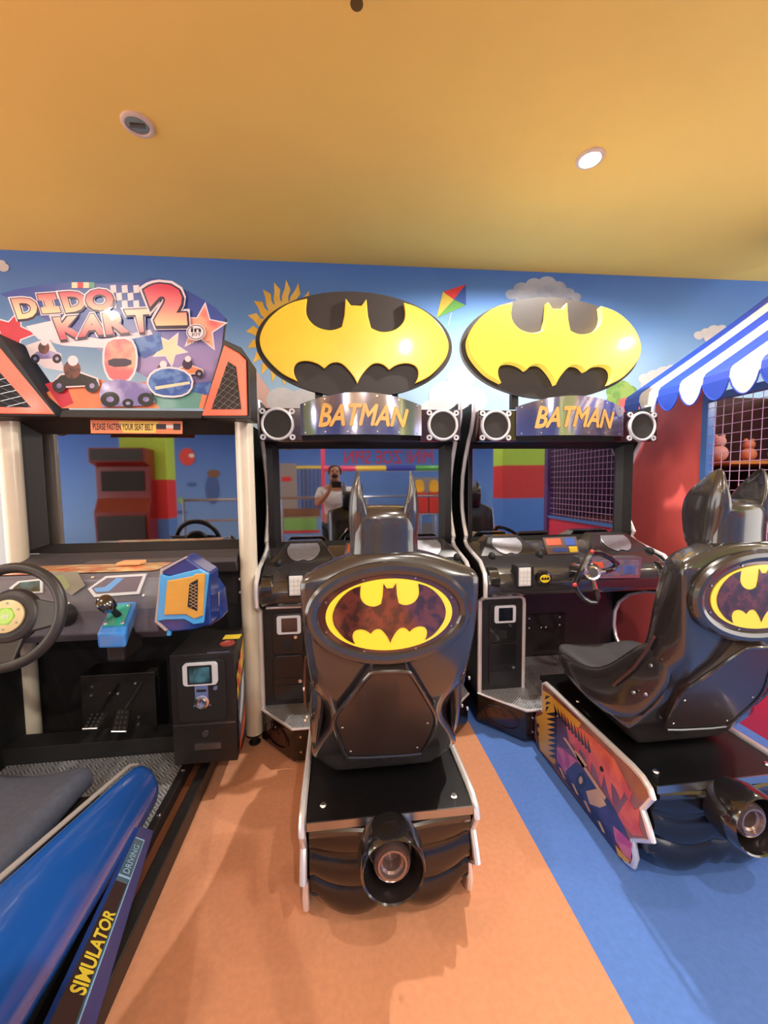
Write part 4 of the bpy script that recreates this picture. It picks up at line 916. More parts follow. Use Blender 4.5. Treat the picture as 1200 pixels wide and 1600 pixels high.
# plain racing shapes: karts, tyres, a barrel and rounded drivers without faces
def kart_shape(x, y, s, c1, c2):
    md([(x - 26 * s, y), (x - 18 * s, y - 9 * s), (x + 4 * s, y - 12 * s), (x + 26 * s, y - 4 * s), (x + 28 * s, y + 5 * s), (x - 24 * s, y + 8 * s)], 2)
    md([(x - 24 * s, y), (x - 17 * s, y - 7 * s), (x + 4 * s, y - 10 * s), (x + 24 * s, y - 3 * s), (x + 26 * s, y + 4 * s), (x - 22 * s, y + 6 * s)], c1)
    md(ell(x - 4 * s, y - 14 * s, 10 * s, 11 * s, 20), c2); md(ell(x - 3 * s, y - 24 * s, 6 * s, 6 * s, 18), 2)
    for dx in (-19, 19): md(ell(x + dx * s, y + 5 * s, 8 * s, 8 * s, 20), 10); md(ell(x + dx * s, y + 5 * s, 3 * s, 3 * s, 14), 13)
md([(40, 540), (75, 528), (95, 560), (100, 580), (70, 575), (48, 560)], 2); kart_shape(72, 556, .9, 13, 7)
kart_shape(118, 596, 1.35, 10, 7); kart_shape(258, 592, .95, 8, 7); kart_shape(296, 580, .8, 12, 4)
md(smooth_poly([(228, 595), (236, 580), (256, 572), (285, 575), (303, 590), (300, 612), (280, 622), (245, 620), (232, 608)], 1), 2)
md(smooth_poly([(231, 596), (238, 583), (257, 575), (284, 578), (300, 591), (297, 611), (279, 619), (246, 617), (235, 607)], 1), 8)
md([(242, 604), (296, 596), (297, 600), (243, 609)], 6)
md(smooth_poly([(160, 545), (168, 528), (205, 526), (216, 548), (214, 580), (200, 600), (172, 598), (160, 575)], 1), 2); md(smooth_poly([(163, 547), (170, 531), (203, 529), (213, 549), (211, 578), (198, 596), (174, 595), (163, 574)], 1), 3)
md(smooth_poly([(168, 560), (205, 560), (206, 572), (170, 574)], 1), 4)
md([(160, 598), (185, 592), (230, 600), (242, 628), (225, 634), (160, 636), (155, 615)], 13)
for q in ((172, 624, 15), (228, 624, 13), (200, 630, 9)): md(ell(q[0], q[1], q[2], q[2] * .8, 20), 10); md(ell(q[0], q[1], q[2] * .4, q[2] * .3, 14), 13)
# joy badge
md(ell(306, 519, 15, 13, 30), 2); md(ell(306, 519, 13.5, 11.5, 30), 11); md(ell(306, 519, 12.3, 10.3, 30), 2)
def mtxt(s, x0, y0, x1, y1, mi, off=.01):
    ord_[0] += 3; e = .0006 + ord_[0] * .00005
    vs, fs = text_geo(s, 0, off); mb.add([atY(x0 + (x1 - x0) * u, y1 + (y0 - y1) * v, YM - e) for u, v in vs], fs, mi)
mtxt('in', 298, 511, 314, 519, 11, .03); mtxt('JOY', 299, 520, 314, 526, 11, .02); mtxt('Enjoy Motion', 293, 531, 327, 537, 11, .0)
mb.build('marquee_board', MK, t, t, label='printed marquee board with pink letters')
# marquee lower black bar and orange speaker wings
mb = MB(); mb.hexa([atY(*q, 1.92) for q in ((97, 640), (318, 642), (315, 654), (92, 652))], [atY(*q, 1.92) + Vector((0, .1, 0)) for q in ((97, 640), (318, 642), (315, 654), (92, 652))]); mb.build('marquee_ledge', BLACK, t, t, bevel=.003)
def wing(side):
    P0 = Vector((KC + side * .303, 1.93, 0)); P1 = Vector((KC + side * .565, 1.72, 0)); d = (P1 - P0).normalized(); n = Vector((d.y, -d.x, 0)); n = n if n.y < 0 else -n
    P0r = Vector((KC + .303, 1.93, 0)); dr = (Vector((KC + .565, 1.72, 0)) - P0r).normalized(); nr = Vector((dr.y, -dr.x, 0))
    def uv(x, y): p = atP(x, y, P0r, nr); return (p - P0r).dot(dr), p.z
    def w(q, e=0): return P0 + d * q[0] + Vector((0, 0, q[1])) + n * e
    outer = [uv(*q) for q in ((316, 653), (349, 530), (377, 543), (390, 562), (392, 654))]
    org = [uv(*q) for q in ((318, 650), (353, 540), (376, 553), (386, 563), (388, 650))]
    hole = [uv(*q) for q in ((334, 640), (360, 566), (372, 574), (380, 640))]
    mb = MB(); mb.plate([w(q) for q in outer], Vector((0, .14, 0))); fr = mb.build('speaker_wing', mat('wing_black', (34, 30, 30), .5), t, t, bevel=.004)
    mb = MB(); mb.plate([w(q, .010) for q in org], n * -.009); mb.build('wing_face', mat('wing_orange', (226, 110, 84), .35, coat=.4, noise=.06, nscale=8), fr, t, bevel=.004, label='orange wing face')
    mb = MB(); mb.plate([w(q, .012) for q in hole], n * -.0015, 0)
    # crossing wires clipped to the hole
    (ax, az), (bx, bz), (cx_, cz_), (dx, dz) = hole
    def inside(u, z):
        s = 0; H = hole
        for i in range(4):
            x0, y0 = H[i]; x1, y1 = H[(i + 1) % 4]; c_ = (x1 - x0) * (z - y0) - (y1 - y0) * (u - x0)
            if c_ > 0: s += 1
            elif c_ < 0: s -= 1
        return abs(s) == 4
    for sl in (1, -1):
        k = -1.2
        while k < 2.4:
            seg = []
            for i in range(120):
                u = ax + (dx - ax) * i / 119; z = az + (bz - az) * (k + sl * (i / 119) * .55) * .9
                if inside(u, z): seg.append((u, z))
            if len(seg) > 3: mb.tube([w(seg[0], .014), w(seg[-1], .014)], .0016, 5, 1)
            k += .17
    mb.build('wing_grille', [MATTE, STEEL], fr, t, label='black speaker opening with crossed wires')
wing(1); wing(-1)
# lip below monitor, tray
mb = MB(); mb.hexa([(-1.44, 1.96, CZ - .30), (-.475, 1.96, CZ - .30), (-.475, 1.86, CZ - .345), (-1.44, 1.86, CZ - .345)], [(-1.44, 2.05, CZ - .33), (-.475, 2.05, CZ - .33), (-.475, 1.9, CZ - .40), (-1.44, 1.9, CZ - .40)]); mb.build('monitor_sill', mat('sill_grey', (66, 62, 66), .45), t, t, bevel=.003)
MB().box(-1.1, -.72, 1.84, 1.9, CZ - .345, CZ - .325).build('sill_tray', mat('tray_grey', (80, 72, 72), .45), t, t, bevel=.004)
MB().box(-.90, -.81, 1.70, 1.76, CZ - .318, CZ - .306).build('tray_tab', mat('tab_orange', (224, 160, 110), .5), t, t, bevel=.003)
MB().box(-1.45, -.46, 1.99, 2.055, .06, CZ - .41).build('kick_wall', MATTE, t, t)
mb = MB(); mb.box(-.60, -.50, 1.983, 1.989, CZ - .58, CZ - .41, 0)
for i in range(9):
    for j in range(12): mb.box(-.59 + i * .008, -.586 + i * .008, 1.981, 1.983, CZ - .57 + j * .013, CZ - .564 + j * .013, 1)
gv = mb.build('vent_grille', [BLACK, DARKGREY], t, t)
for z in (-.455, -.52): MB().lathe((-.487, 1.985, CZ + z), (0, -1, 0), [(.009, 0), (.007, .005)], 12).build('bolt', CHROME, gv, t)
# dashboard
pr = [(1.86, -.335), (1.56, -.32), (1.535, -.335), (1.50, -.44), (1.495, -.525), (1.56, -.57), (1.98, -.60)]
mb = MB(); mb.loft([[(x, y, z + CZ) for y, z in pr] for x in (-1.42, -1.2, -1.0, -.8, -.66)]); kd = mb.build('dashboard', GREYP, t, t, bevel=.006)
c = [(-1.3, 1.58, CZ - .3175), (-.70, 1.58, CZ - .3175), (-.70, 1.80, CZ - .3285), (-1.3, 1.80, CZ - .3285)]
mb = MB(); mb.plate([Vector(q) for q in c], (0, 0, .0012)); mb.build('flame_decal', mat('flame_print', (214, 96, 50), .35, coat=.6, col2=(240, 214, 160), nscale=14, stretch=(1, 3, 1)), kd, t, label='orange and cream flame print')
p0 = (0, 1.535, CZ - .335); nn = Vector((0, -.105, .035)).normalized()
def dp(px, e): n_ = nn; return [atP(x, y, Vector(p0) + n_ * e, n_) for x, y in px]
mb = MB(); mb.plate(dp([(137, 920), (165, 900), (229, 896), (217, 928), (147, 933)], .006), nn * -.006, 0)
mb.plate(dp([(143, 919), (167, 903), (223, 900), (213, 924), (150, 928)], .0068), nn * -.001, 1)
mb.plate(dp([(146, 919), (164, 917), (182, 903), (194, 903), (176, 919), (170, 924), (150, 925)], .0074), nn * -.0006, 2)
mb.build('vent_panel', [SILVERP, mat('panel_mesh', (104, 92, 104), .4, bump=.5, bscale=700), mat('stripe_blue', (110, 158, 214), .3)], kd, t, label='silver framed panel with a blue stripe')
mb = MB(); mb.plate(dp([(14, 919), (28, 908), (66, 904), (66, 926), (26, 928)], .006), nn * -.006, 0); mb.plate(dp([(20, 919), (31, 910), (62, 907), (62, 924), (28, 925)], .0068), nn * -.001, 1)
mb.build('display_window', [SILVERP, LCD], kd, t, label='silver framed blue display')
mb = MB(); mb.plate(dp([(78, 893), (120, 893), (133, 915), (112, 930), (104, 925), (96, 910)], .008), nn * -.004, 0)
mb.plate(dp([(84, 900), (98, 898), (110, 916), (102, 922)], .0086), nn * -.0008, 1)
mb.build('instruction_plate', [mat('clear_plate', (120, 120, 116), .1, coat=1, noise=.1), mat('plate_olive', (130, 136, 100), .3)], kd, t)
for q in ((106, 943), (106, 914), (206, 925), (225, 930), (145, 902)):
    p = dp([q], .001)[0]; MB().lathe(p, nn, [(.006, 0), (.004, .004)], 10).build('bolt', CHROME, kd, t)
# blue side pod with gold recess
def ex(px, y0, y1, m, nm, par, bv=.005, lab=None):
    a = [atY(x, y, y0) for x, y in px]; o_ = MB().plate(a, (0, y1 - y0, 0)).build(nm, m, par, t, bevel=bv, label=lab); return o_
pod = ex([(250, 888), (288, 870), (328, 896), (330, 975), (302, 984), (268, 988), (240, 972)], 1.42, 1.52, NAVY, 'side_pod', t, .006, 'blue side pod with a gold recess')
ex([(241, 972), (250, 890), (289, 870), (291, 872), (254, 893), (246, 970), (262, 985), (258, 987)], 1.412, 1.43, mat('clear_edge', (170, 160, 160), .15, coat=1), 'pod_edge', pod, .002)
ex([(250, 897), (263, 901), (312, 889), (326, 897), (318, 974), (302, 976), (288, 968), (258, 969), (245, 972)], 1.408, 1.42, LBLUE, 'pod_frame', pod, .004, 'light blue frame')
gold = ex([(261, 908), (300, 901), (306, 897), (320, 896), (317, 962), (303, 967), (290, 960), (256, 961)], 1.400, 1.408, mat('gold_satin', (218, 170, 84), .28, metal=.35, noise=.12, nscale=10), 'pod_recess', pod, .002, 'gold recess')
mb = MB(); mb.plate([atY(x, y, 1.398) for x, y in ((296, 912), (309, 905), (308, 955), (293, 948))], (0, .001, 0), 0)
for k in range(7):
    for q in ((0, 1), (1, 0)):
        a = atY(296 + 12 * q[0], 912 + k * 5.2, 1.396); b_ = atY(296 + 12 * q[1], 918 + k * 5.4, 1.396); mb.tube([a, b_], .0013, 5, 1)
mb.build('pod_grille', [MATTE, mat('grille_tan', (150, 120, 90), .4)], gold, t)
pd2 = ex([(328, 906), (342, 926), (347, 966), (328, 978), (310, 980), (310, 910)], 1.53, 1.62, NAVY, 'rear_pod', t, .005, 'second blue pod behind')
ex([(328, 908), (342, 926), (342, 948), (336, 948), (336, 930), (328, 918)], 1.524, 1.53, mat('tan_light', (214, 180, 120), .4), 'rear_pod_vent', pd2, .001)
MB().tube([atY(266, 978, 1.43), atY(264, 992, 1.43)], .008, 10).build('side_lever', LBLUE, pod, t, smooth=True)
# gear shifter
tq = [atY(150, 991, 1.33), atY(195, 990, 1.33), atY(214, 938, 1.50), atY(176, 941, 1.50)]
mb = MB(); mb.hexa(tq, [p + Vector((0, .004, -.05)) for p in tq]); sb = mb.build('shifter_base', mat('shifter_blue', (58, 128, 206), .22, coat=1), t, t, bevel=.008, label='light blue shifter base')
qf = quadfn(tq[0], tq[1], tq[3], tq[2]); up = (tq[1] - tq[0]).cross(tq[3] - tq[0]).normalized(); up = up if up.z > 0 else -up
MB().plate([qf(u, v) + up * .006 for u, v in ((.14, .2), (.86, .2), (.84, .86), (.16, .86))], up * -.006).build('shifter_plate', mat('plate_green', (56, 156, 140), .2, coat=1, noise=.2, nscale=14), sb, t, bevel=.001, label='green clear plate')
for u, v in ((.2, .26), (.8, .26), (.78, .8)): MB().lathe(qf(u, v) + up * .006, up, [(.006, 0), (.004, .003)], 10).build('bolt', CHROME, sb, t)
g0 = qf(.52, .50) + up * .005; g1 = atY(169, 946, 1.33)
MB().tube([g0, g1], [.011, .008], 12).build('shifter_stem', MATTE, sb, t, smooth=True)
ax = (g1 - g0).normalized()
MB().lathe(g1 - ax * .008, ax, [(.018, 0), (.025, .006), (.026, .03), (.023, .044), (.012, .050)], 24).build('shifter_knob', GLOSS, sb, t, smooth=True, label='glossy black knob')
MB().box(-.80, -.74, 1.42, 1.55, CZ - .60, CZ - .505).build('shifter_bracket', BLACK, sb, t, bevel=.01)
# steering wheel
wc = atY(12, 963, 1.25); wn = Vector((0.02, -.94, .30)).normalized(); wu = Vector((1, 0, 0)); wu = (wu - wn * wu.dot(wn)).normalized(); wv = wn.cross(wu); wv = wv if wv.z > 0 else -wv
def wp(r, a, e=0): return wc + wu * r * cos(a) + wv * r * sin(a) + wn * e
RW_ = .141
mb = MB(); mb.tube([wp(RW_, 2 * pi * k / 64) for k in range(64)], .0155, 14, closed=True); kw = mb.build('steering_wheel', mat('wheel_black', (44, 41, 42), .42, noise=.06, nscale=60, bump=.2), t, t, smooth=True, label='black racing steering wheel')
mb = MB()
for a in (0, pi, -pi / 2):
    w0, w1 = (.055, .03) if a != -pi / 2 else (.05, .035)
    da = wu * cos(a) + wv * sin(a); pa = wu * -sin(a) + wv * cos(a)
    A = [wc + da * .03 + pa * w0 - wn * .02, wc + da * .03 - pa * w0 - wn * .02, wc + da * RW_ - pa * w1, wc + da * RW_ + pa * w1]
    mb.hexa([p + wn * .008 for p in A], [p - wn * .008 for p in A])
mb.lathe(wc - wn * .015, wn, [(.075, -.02), (.082, 0), (.075, .014), (.06, .018)], 32)
mb.build('wheel_spokes', MATS['wheel_black'], kw, t, bevel=.005)
mb = MB(); mb.lathe(wc + wn * .002, wn, [(.047, -.002), (.047, .006), (.044, .008)], 36, 0); hb = mb.build('hub_cap', mat('hub_cream', (206, 186, 140), .35), kw, t, smooth=True, label='cream hub cap')
mb = MB(); mb.plate([wp(.027, 2 * pi * k / 6, .0105) for k in range(6)], wn * -.0015, 0); mb.plate([wp(.022, 2 * pi * k / 24, .0112) for k in range(24)], wn * -.0005, 1)
vs, fs = text_geo('in', .2, .02); mb.add([wc + wn * .0118 + wu * (-.008 + .018 * u) + wv * (-.006 + .014 * v) for u, v in vs], fs, 2)
mb.build('hub_badge', [mat('badge_green', (120, 190, 60), .3), mat('badge_lime', (170, 206, 110), .3), SILVERP], hb, t)
for k in range(6): MB().lathe(wp(.037, 2 * pi * (k + .5) / 6, .01), wn, [(.0035, 0), (.003, .002)], 8).build('screw', STEEL, hb, t)
MB().tube([wc - wn * .02, wc - wn * .27], [.03, .04], 16).build('steering_column', BLACK, t, t, smooth=True)
# pedals
pq = [atY(x, 1120, 1.86).x for x in (128, 245)]
MB().box(-1.45, -1.42, .7, 1.985, .02, CZ - .60).build('inner_side_wall', MATTE, t, t)
pb = MB().box(pq[0], pq[1], 1.86, 1.985, .12, CZ - .84).build('pedal_panel', BLACK, t, t, bevel=.004)
for q in ((144, 1073), (143, 1086), (173, 1083), (185, 1083), (212, 1067), (214, 1081), (217, 1120), (216, 1132)):
    p = atY(*q, 1.86); MB().lathe((p.x, 1.86, p.z), (0, -1, 0), [(.007, 0), (.005, .005)], 10).build('bolt', CHROME, pb, t)
for px in ([(129, 1139), (153, 1138), (168, 1112), (140, 1113)], [(174, 1143), (198, 1143), (203, 1108), (184, 1108)]):
    a = [atY(px[0][0], px[0][1], 1.63), atY(px[1][0], px[1][1], 1.63), atY(px[2][0], px[2][1], 1.72), atY(px[3][0], px[3][1], 1.72)]
    mb = MB(); mb.hexa(a, [p + Vector((0, .008, -.006)) for p in a], 0); qf = quadfn(a[0], a[1], a[3], a[2])
    for i in range(3):
        for j in range(4): mb.lathe(qf(.2 + .3 * i, .15 + .23 * j) + Vector((0, -.001, .001)), Vector((0, -.6, .8)), [(.005, 0), (.0045, .0012), (.002, .0012)], 8, 1)
    pe = mb.build('pedal', [BLACK, DARKGREY], t, t)
    MB().tube([a[0], a[1]], .0035, 6).build('pedal_edge', STEEL, pe, t)
    MB().tube([qf(.5, .9) + Vector((0, .01, 0)), qf(.6, .9) + Vector((0, .16, .05))], .008, 8).build('pedal_arm', BLACK, pe, t)
# frame base, tread plate, rails
MB().box(-1.42, -.68, 1.757, 1.86, .02, .17).build('foot_step', MATTE, t, t, bevel=.004)
MB().box(-1.40, -.665, .62, 1.755, .085, .10).build('tread_plate', DPLATE, t, t, label='diamond tread plate floor')
mb = MB(); mb.box(-.664, -.635, .45, 1.78, .02, .11, 0); mb.box(-.634, -.60, .45, 1.78, .02, .075, 1); mb.box(-.599, -.56, .45, 1.78, .02, .09, 0)
rl = mb.build('side_rail', [BLACK, mat('rail_brown', (96, 58, 40), .35)], t, t, bevel=.003)
for y in (1.62, 1.4, .95): MB().lathe((-.648, y, .11), (0, 0, 1), [(.008, 0), (.006, .005)], 10).build('bolt', CHROME, rl, t)
# coin box
x0, x1 = -.672, -.428
mb = MB(); mb.hexa([(x0, 1.60, CZ - 1.115), (x1, 1.60, CZ - 1.115), (x1, 1.60, CZ - .662), (x0, 1.60, CZ - .662)], [(x0, 1.885, CZ - 1.16), (x1 - .03, 1.885, CZ - 1.16), (x1 - .03, 1.885, CZ - .662), (x0, 1.885, CZ - .662)])
cb = mb.build('coin_box', BLACK, t, t, bevel=.003, label='black coin box')
MB().box(x0 + .02, x1 - .08, 1.82, 1.985, 0.0, CZ - 1.10).build('coin_box_support', BLACK, t, t)
def rr2(x0, x1, z0, z1, r):
    out = []
    for cx, cz, a0 in ((x1 - r, z1 - r, 0), (x0 + r, z1 - r, 90), (x0 + r, z0 + r, 180), (x1 - r, z0 + r, 270)):
        for k in range(5): a = radians(a0 + k * 22.5); out.append((cx + r * cos(a), cz + r * sin(a)))
    return out
cd = MB().plate([(x, 1.5995, z) for x, z in rr2(-.645, -.462, CZ - .935, CZ - .685, .02)], (0, -.006, 0)).build('coin_door', MATTE, cb, t, bevel=.002)
mb = MB(); mb.plate([(x, 1.593, z) for x, z in rr2(-.618, -.488, CZ - .782, CZ - .692, .014)], (0, -.012, 0), 0); mb.plate([(x, 1.5805, z) for x, z in rr2(-.60, -.508, CZ - .775, CZ - .70, .004)], (0, -.001, 0), 1); mb.plate([(x, 1.579, z) for x, z in rr2(-.592, -.516, CZ - .768, CZ - .708, .003)], (0, -.001, 0), 2)
mb.build('card_reader', [SILVERP, MATTE, LCD], cd, t, label='white framed card reader with blue display')
mb = MB(); mb.box(-.577, -.527, 1.586, 1.5935, CZ - .85, CZ - .783, 0); mb.lathe((-.552, 1.5935, CZ - .853), (0, -1, 0), [(.027, 0), (.027, .008), (.022, .010)], 24, 0); mb.box(-.57, -.534, 1.584, 1.586, CZ - .81, CZ - .80, 1)
mb.lathe((-.552, 1.583, CZ - .853), (0, -1, 0), [(.019, 0), (.016, .005), (.006, .003)], 20, 0); mb.build('coin_slot', [CHROME, DARKGREY], cd, t, smooth=True, label='chrome coin slot')
for q in ((-.50, -.80, .010), (-.582, -.868, .005), (-.522, -.868, .005)): MB().lathe((q[0], 1.5935, CZ + q[1]), (0, -1, 0), [(q[2], 0), (q[2] * .8, .006), (q[2] * .4, .006)], 14).build('lock', CHROME, cd, t, smooth=True)
mb = MB(); mb.box(x0 + .002, x1 - .002, 1.597, 1.5995, CZ - .952, CZ - .948); mb.build('door_seam', STEEL, cb, t)
MB().lathe((-.548, 1.5995, CZ - .99), (0, -1, 0), [(.014, 0), (.012, .006), (.006, .006)], 18).build('lock', STEEL, cb, t, smooth=True)
MB().box(-.59, -.49, 1.595, 1.5995, CZ - 1.055, CZ - 1.03).build('coin_cup', STEEL, cb, t, label='silver plate')
MB().box(-.53, -.445, 1.601, 1.63, CZ - .6615, CZ - .657).build('top_strip', STEEL, cb, t)
MB().box(-.51, -.44, 1.74, 1.79, CZ - .6615, CZ - .660).build('yellow_sticker', mat('sticker_lemon', (220, 190, 60), .5), cb, t, label='yellow sticker')
MB().lathe((-.475, 1.69, CZ - .6615), (0, 0, 1), [(.03, 0), (.03, .004), (.02, .005), (.018, .002)], 24).build('red_button', [mat('button_ring', (150, 70, 60), .3)], cb, t, smooth=True)
mb = MB()
A = Vector((x1 + .001, 1.61, 0)); B = Vector((x1 - .029, 1.885, 0))
def sd(u, z, e=.001): return A * (1 - u) + B * u + Vector((e, 0, CZ + z))
k = 0
for poly_, mi in (([(.1, -.78), (.55, -.74), (.95, -.70), (.95, -.80), (.5, -.84), (.1, -.88)], 0), ([(.1, -.89), (.95, -.81), (.95, -.99), (.1, -1.07)], 1), ([(.1, -1.08), (.95, -1.0), (.95, -1.08), (.1, -1.105)], 2), ([(.2, -.98), (.6, -.86), (.9, -.84), (.7, -.95), (.3, -1.02)], 3)):
    k += 1; mb.plate([sd(u, z, .001 + k * .0004) for u, z in poly_], (-.0004, 0, 0), mi)
for i in range(4):
    for j in range(3):
        if (i + j) % 2: mb.plate([sd(.1 + i * .12, -.76 - j * .035 + i * .01, .0032), sd(.22 + i * .12, -.75 - j * .035 + i * .01, .0032), sd(.22 + i * .12, -.785 - j * .035 + i * .01, .0032), sd(.1 + i * .12, -.795 - j * .035 + i * .01, .0032)], (-.0004, 0, 0), 4)
mb.build('side_print', [mat('print_yellow', (224, 178, 60), .4), mat('print_grey', (96, 92, 110), .4, col2=(60, 56, 76), nscale=30), mat('print_orange', (206, 84, 50), .4), mat('print_pale', (196, 200, 206), .4), mat('print_red', (196, 64, 50), .4)], cb, t, label='racing print on the side')

# ---------------------------------------------------------------- kart seat
t = ks = thing('kart_chair', (-.92, .95, 0), 'glossy blue kart chair with dark cushion at the bottom left, scratched paint', 'chair')
SCB = NAVY
m = mat('seat_blue_gloss', (30, 76, 150), .2, coat=1.0, noise=.12, nscale=2.5)
def secs(Yl):
    out = []
    for y in Yl:
        f = (1.40 - y) / .8            # 0 tip .. 1 rear
        zi = -.935 + .20 * f; xi = -.695 + .0 * f
        zo = -1.02 + .145 * f; xo = -.632 + .078 * f
        tip = max(0, 1 - f / .07)
        zi -= .03 * tip; zo -= .0
        out.append([(xi - .008, y, CZ + zi - .05), (xi, y, CZ + zi), (xi + .02, y, CZ + zi + .004), ((xi + xo) / 2 + .01, y, CZ + (zi + zo) / 2 + .018), (xo - .012, y, CZ + zo + .022), (xo, y, CZ + zo - .01), (xo - .004, y, CZ + zo - .06), (xo - .03, y, CZ + zo - .10), (xi + .0, y, CZ + zo - .13)])
    return out
S = secs([1.405, 1.38, 1.33, 1.2, 1.05, .9, .75, .62, .5])
for i, p in enumerate(S[0]):                                # rounded nose
    c = sum((Vector(q) for q in S[0]), Vector()) / 9; S[0][i] = tuple(Vector(p) * .55 + c * .45)
mb = MB(); mb.loft(S); sh = mb.build('side_shell', m, t, t, smooth=True, sub=2, label='scratched glossy blue side shell')
mb = MB()
mb.tube([(Vector(s[1]) + Vector((-.006, 0, .002))) for s in S[1:]], .0065, 8); mb.build('shell_edging', mat('edge_grey', (150, 142, 138), .3), sh, t, smooth=True, label='grey rubber edging')
# scratches
mb = MB()
rs = random.Random(3)
for (x, y, l, a) in [(157, 1296, 6, 1.2), (150, 1325, 20, 0), (165, 1338, 5, 2.2), (137, 1340, 5, .7), (148, 1344, 5, .9), (75, 1398, 10, .8), (118, 1373, 5, .8), (111, 1414, 5, 1), (66, 1335, 4, .2), (190, 1247, 4, .1), (100, 1453, 4, 0), (150, 1270, 4, 1), (108, 1262, 3, .5), (125, 1440, 6, 1.2), (146, 1288, 6, .8)]:
    for k in range(2): 
        # project on the mean top plane of the shell
        c0 = Vector((-.695, 1.33, CZ - .918)); c1 = Vector((-.695, .62, CZ - .745)); c2 = Vector((-.60, 1.2, CZ - .965))
        n_ = (c1 - c0).cross(c2 - c0).normalized(); n_ = n_ if n_.z > 0 else -n_
        q0 = atP(x, y, c0 + n_ * .012, n_); q1 = atP(x + l * cos(a), y - l * sin(a), c0 + n_ * .012, n_)
        break
    mb.tube([q0, q1], .0009, 5)
# cushion and backrest
rings = []
for y, w, h in ((.60, .13, 0), (.66, .165, .02), (.85, .18, .02), (1.1, .18, .02), (1.24, .175, .01), (1.285, .165, -.01), (1.30, .14, -.03)):
    z = CZ - .855 + h - .02; cx = -.94
    rings.append([(cx - w, y, z - .09), (cx - w, y, z - .005), (cx - w * .85, y, z + .022), (cx - w * .45, y, z + .004), (cx, y, z - .004), (cx + w * .45, y, z + .004), (cx + w * .85, y, z + .022), (cx + w, y, z - .005), (cx + w, y, z - .09)])
cu = MB().loft(rings).build('seat_cushion', mat('cushion_cloth', (66, 70, 84), .75, noise=.15, nscale=60, bump=.3, bscale=300), t, t, smooth=True, sub=2, label='dark grey cloth cushion')
MB().box(-1.11, -.745, .62, 1.27, .12, CZ - .955).build('seat_base', BLACK, t, t, bevel=.01)
rings = []
for z, a, b_ in ((-1.12, .17, .10), (-1.05, .20, .12), (-.85, .215, .13), (-.74, .20, .12), (-.69, .16, .10), (-.665, .08, .05)):
    rings.append([(-.71 + a * cos(2 * pi * k / 16), .48 - .1 * (z + 1.1) + b_ * sin(2 * pi * k / 16), CZ + z) for k in range(16)])
bk = MB().loft(rings).build('backrest_shell', m, t, t, smooth=True, sub=2)
# lower skirt with lettering
fT, fB = atX(219, 1291, -.605), atX(240, 1298, -.605); rT, rB = atX(78, 1597, -.553), atX(150, 1600, -.553)
rT = fT + (rT - fT) * 1.35; rB = fB + (rB - fB) * 1.35; rB.z = max(rB.z, .03)
skn = (fB - rB).cross(fT - fB).normalized(); skn = skn if skn.x > 0 else -skn
MS = [mat('skirt_navy', (34, 56, 116), .45, coat=.15), mat('skirt_line', (130, 180, 220), .35), mat('skirt_black', (24, 24, 36), .5), mat('skirt_yellow', (214, 200, 60), .35), mat('skirt_white', (220, 224, 230), .35), mat('skirt_teal', (40, 96, 116), .3)]
def sk(u, v, e=0): return quadfn(rB, fB, rT, fT)(u, v) + skn * e          # u from rear to front, v from bottom to top
mb = MB(); mb.plate([sk(0, 0), sk(1, 0), sk(1, 1), sk(0, 1)], skn * -.012, 0)
def skq(u0, v0, u1, v1, mi, e): mb.plate([sk(u0, v0, e), sk(u1, v0, e), sk(u1, v1, e), sk(u0, v1, e)], skn * -.0003, mi)
skq(.0, .42, .93, 1, 5, .0006); skq(.05, .50, .72, 1, 2, .0012)
skq(0, .42, .93, .46, 1, .0018); skq(.93, .42, .937, 1, 1, .0018); skq(.74, .46, .75, 1, 1, .0018)
add_text(mb, 'SIMULATOR', lambda u, v: sk(.33 + .27 * u, .52 + .42 * v, .0024), 3, .2, .03)
add_text(mb, 'DRIVING', lambda u, v: sk(.76 + .14 * u, .60 + .3 * v, .0024), 1, .0, .01)
for i in range(6):
    for j in range(3):
        if (i + j) % 2 == 0: skq(.10 + i * .022, .50 + j * .14, .122 + i * .022, .64 + j * .14, 4, .002)
mb.build('lower_skirt', MS, t, t, label='navy skirt with yellow lettering')
MB().box(-.72, -.63, .55, 1.25, .101, CZ - 1.06).build('shell_support', BLACK, t, t)

# ================================================================== PHOTOGRAPHER (mirrored in the left bat screen)
def skin(name, joints, edges, m, parent=None, sub=2, root=0):
    me = bpy.data.meshes.new(name); me.from_pydata([j[0] for j in joints], edges, []); o = bpy.data.objects.new(name, me); COL.objects.link(o)
    if parent: o.parent = parent
    md_ = o.modifiers.new('skin', 'SKIN'); md_.use_smooth_shade = True
    if not me.skin_vertices:
        bm = bmesh.new(); bm.from_mesh(me); bm.verts.layers.skin.verify(); bm.to_mesh(me); bm.free()
    for sv, j in zip(me.skin_vertices[0].data, joints): sv.radius = (j[1], j[2] if len(j) > 2 else j[1])
    me.skin_vertices[0].data[root].use_root = True
    s_ = o.modifiers.new('sub', 'SUBSURF'); s_.levels = sub; s_.render_levels = sub
    me.materials.append(m)
    return o
SKIN = mat('skin_brown', (176, 122, 92), .5, noise=.05)
px_, py_ = -.04, -.40
t = thing('person', (px_, py_, 0), 'man in a white t-shirt holding up a phone, mirrored in the left bat screen', 'person')
t.location = (0, 0, 0)
hz = CZ + .13
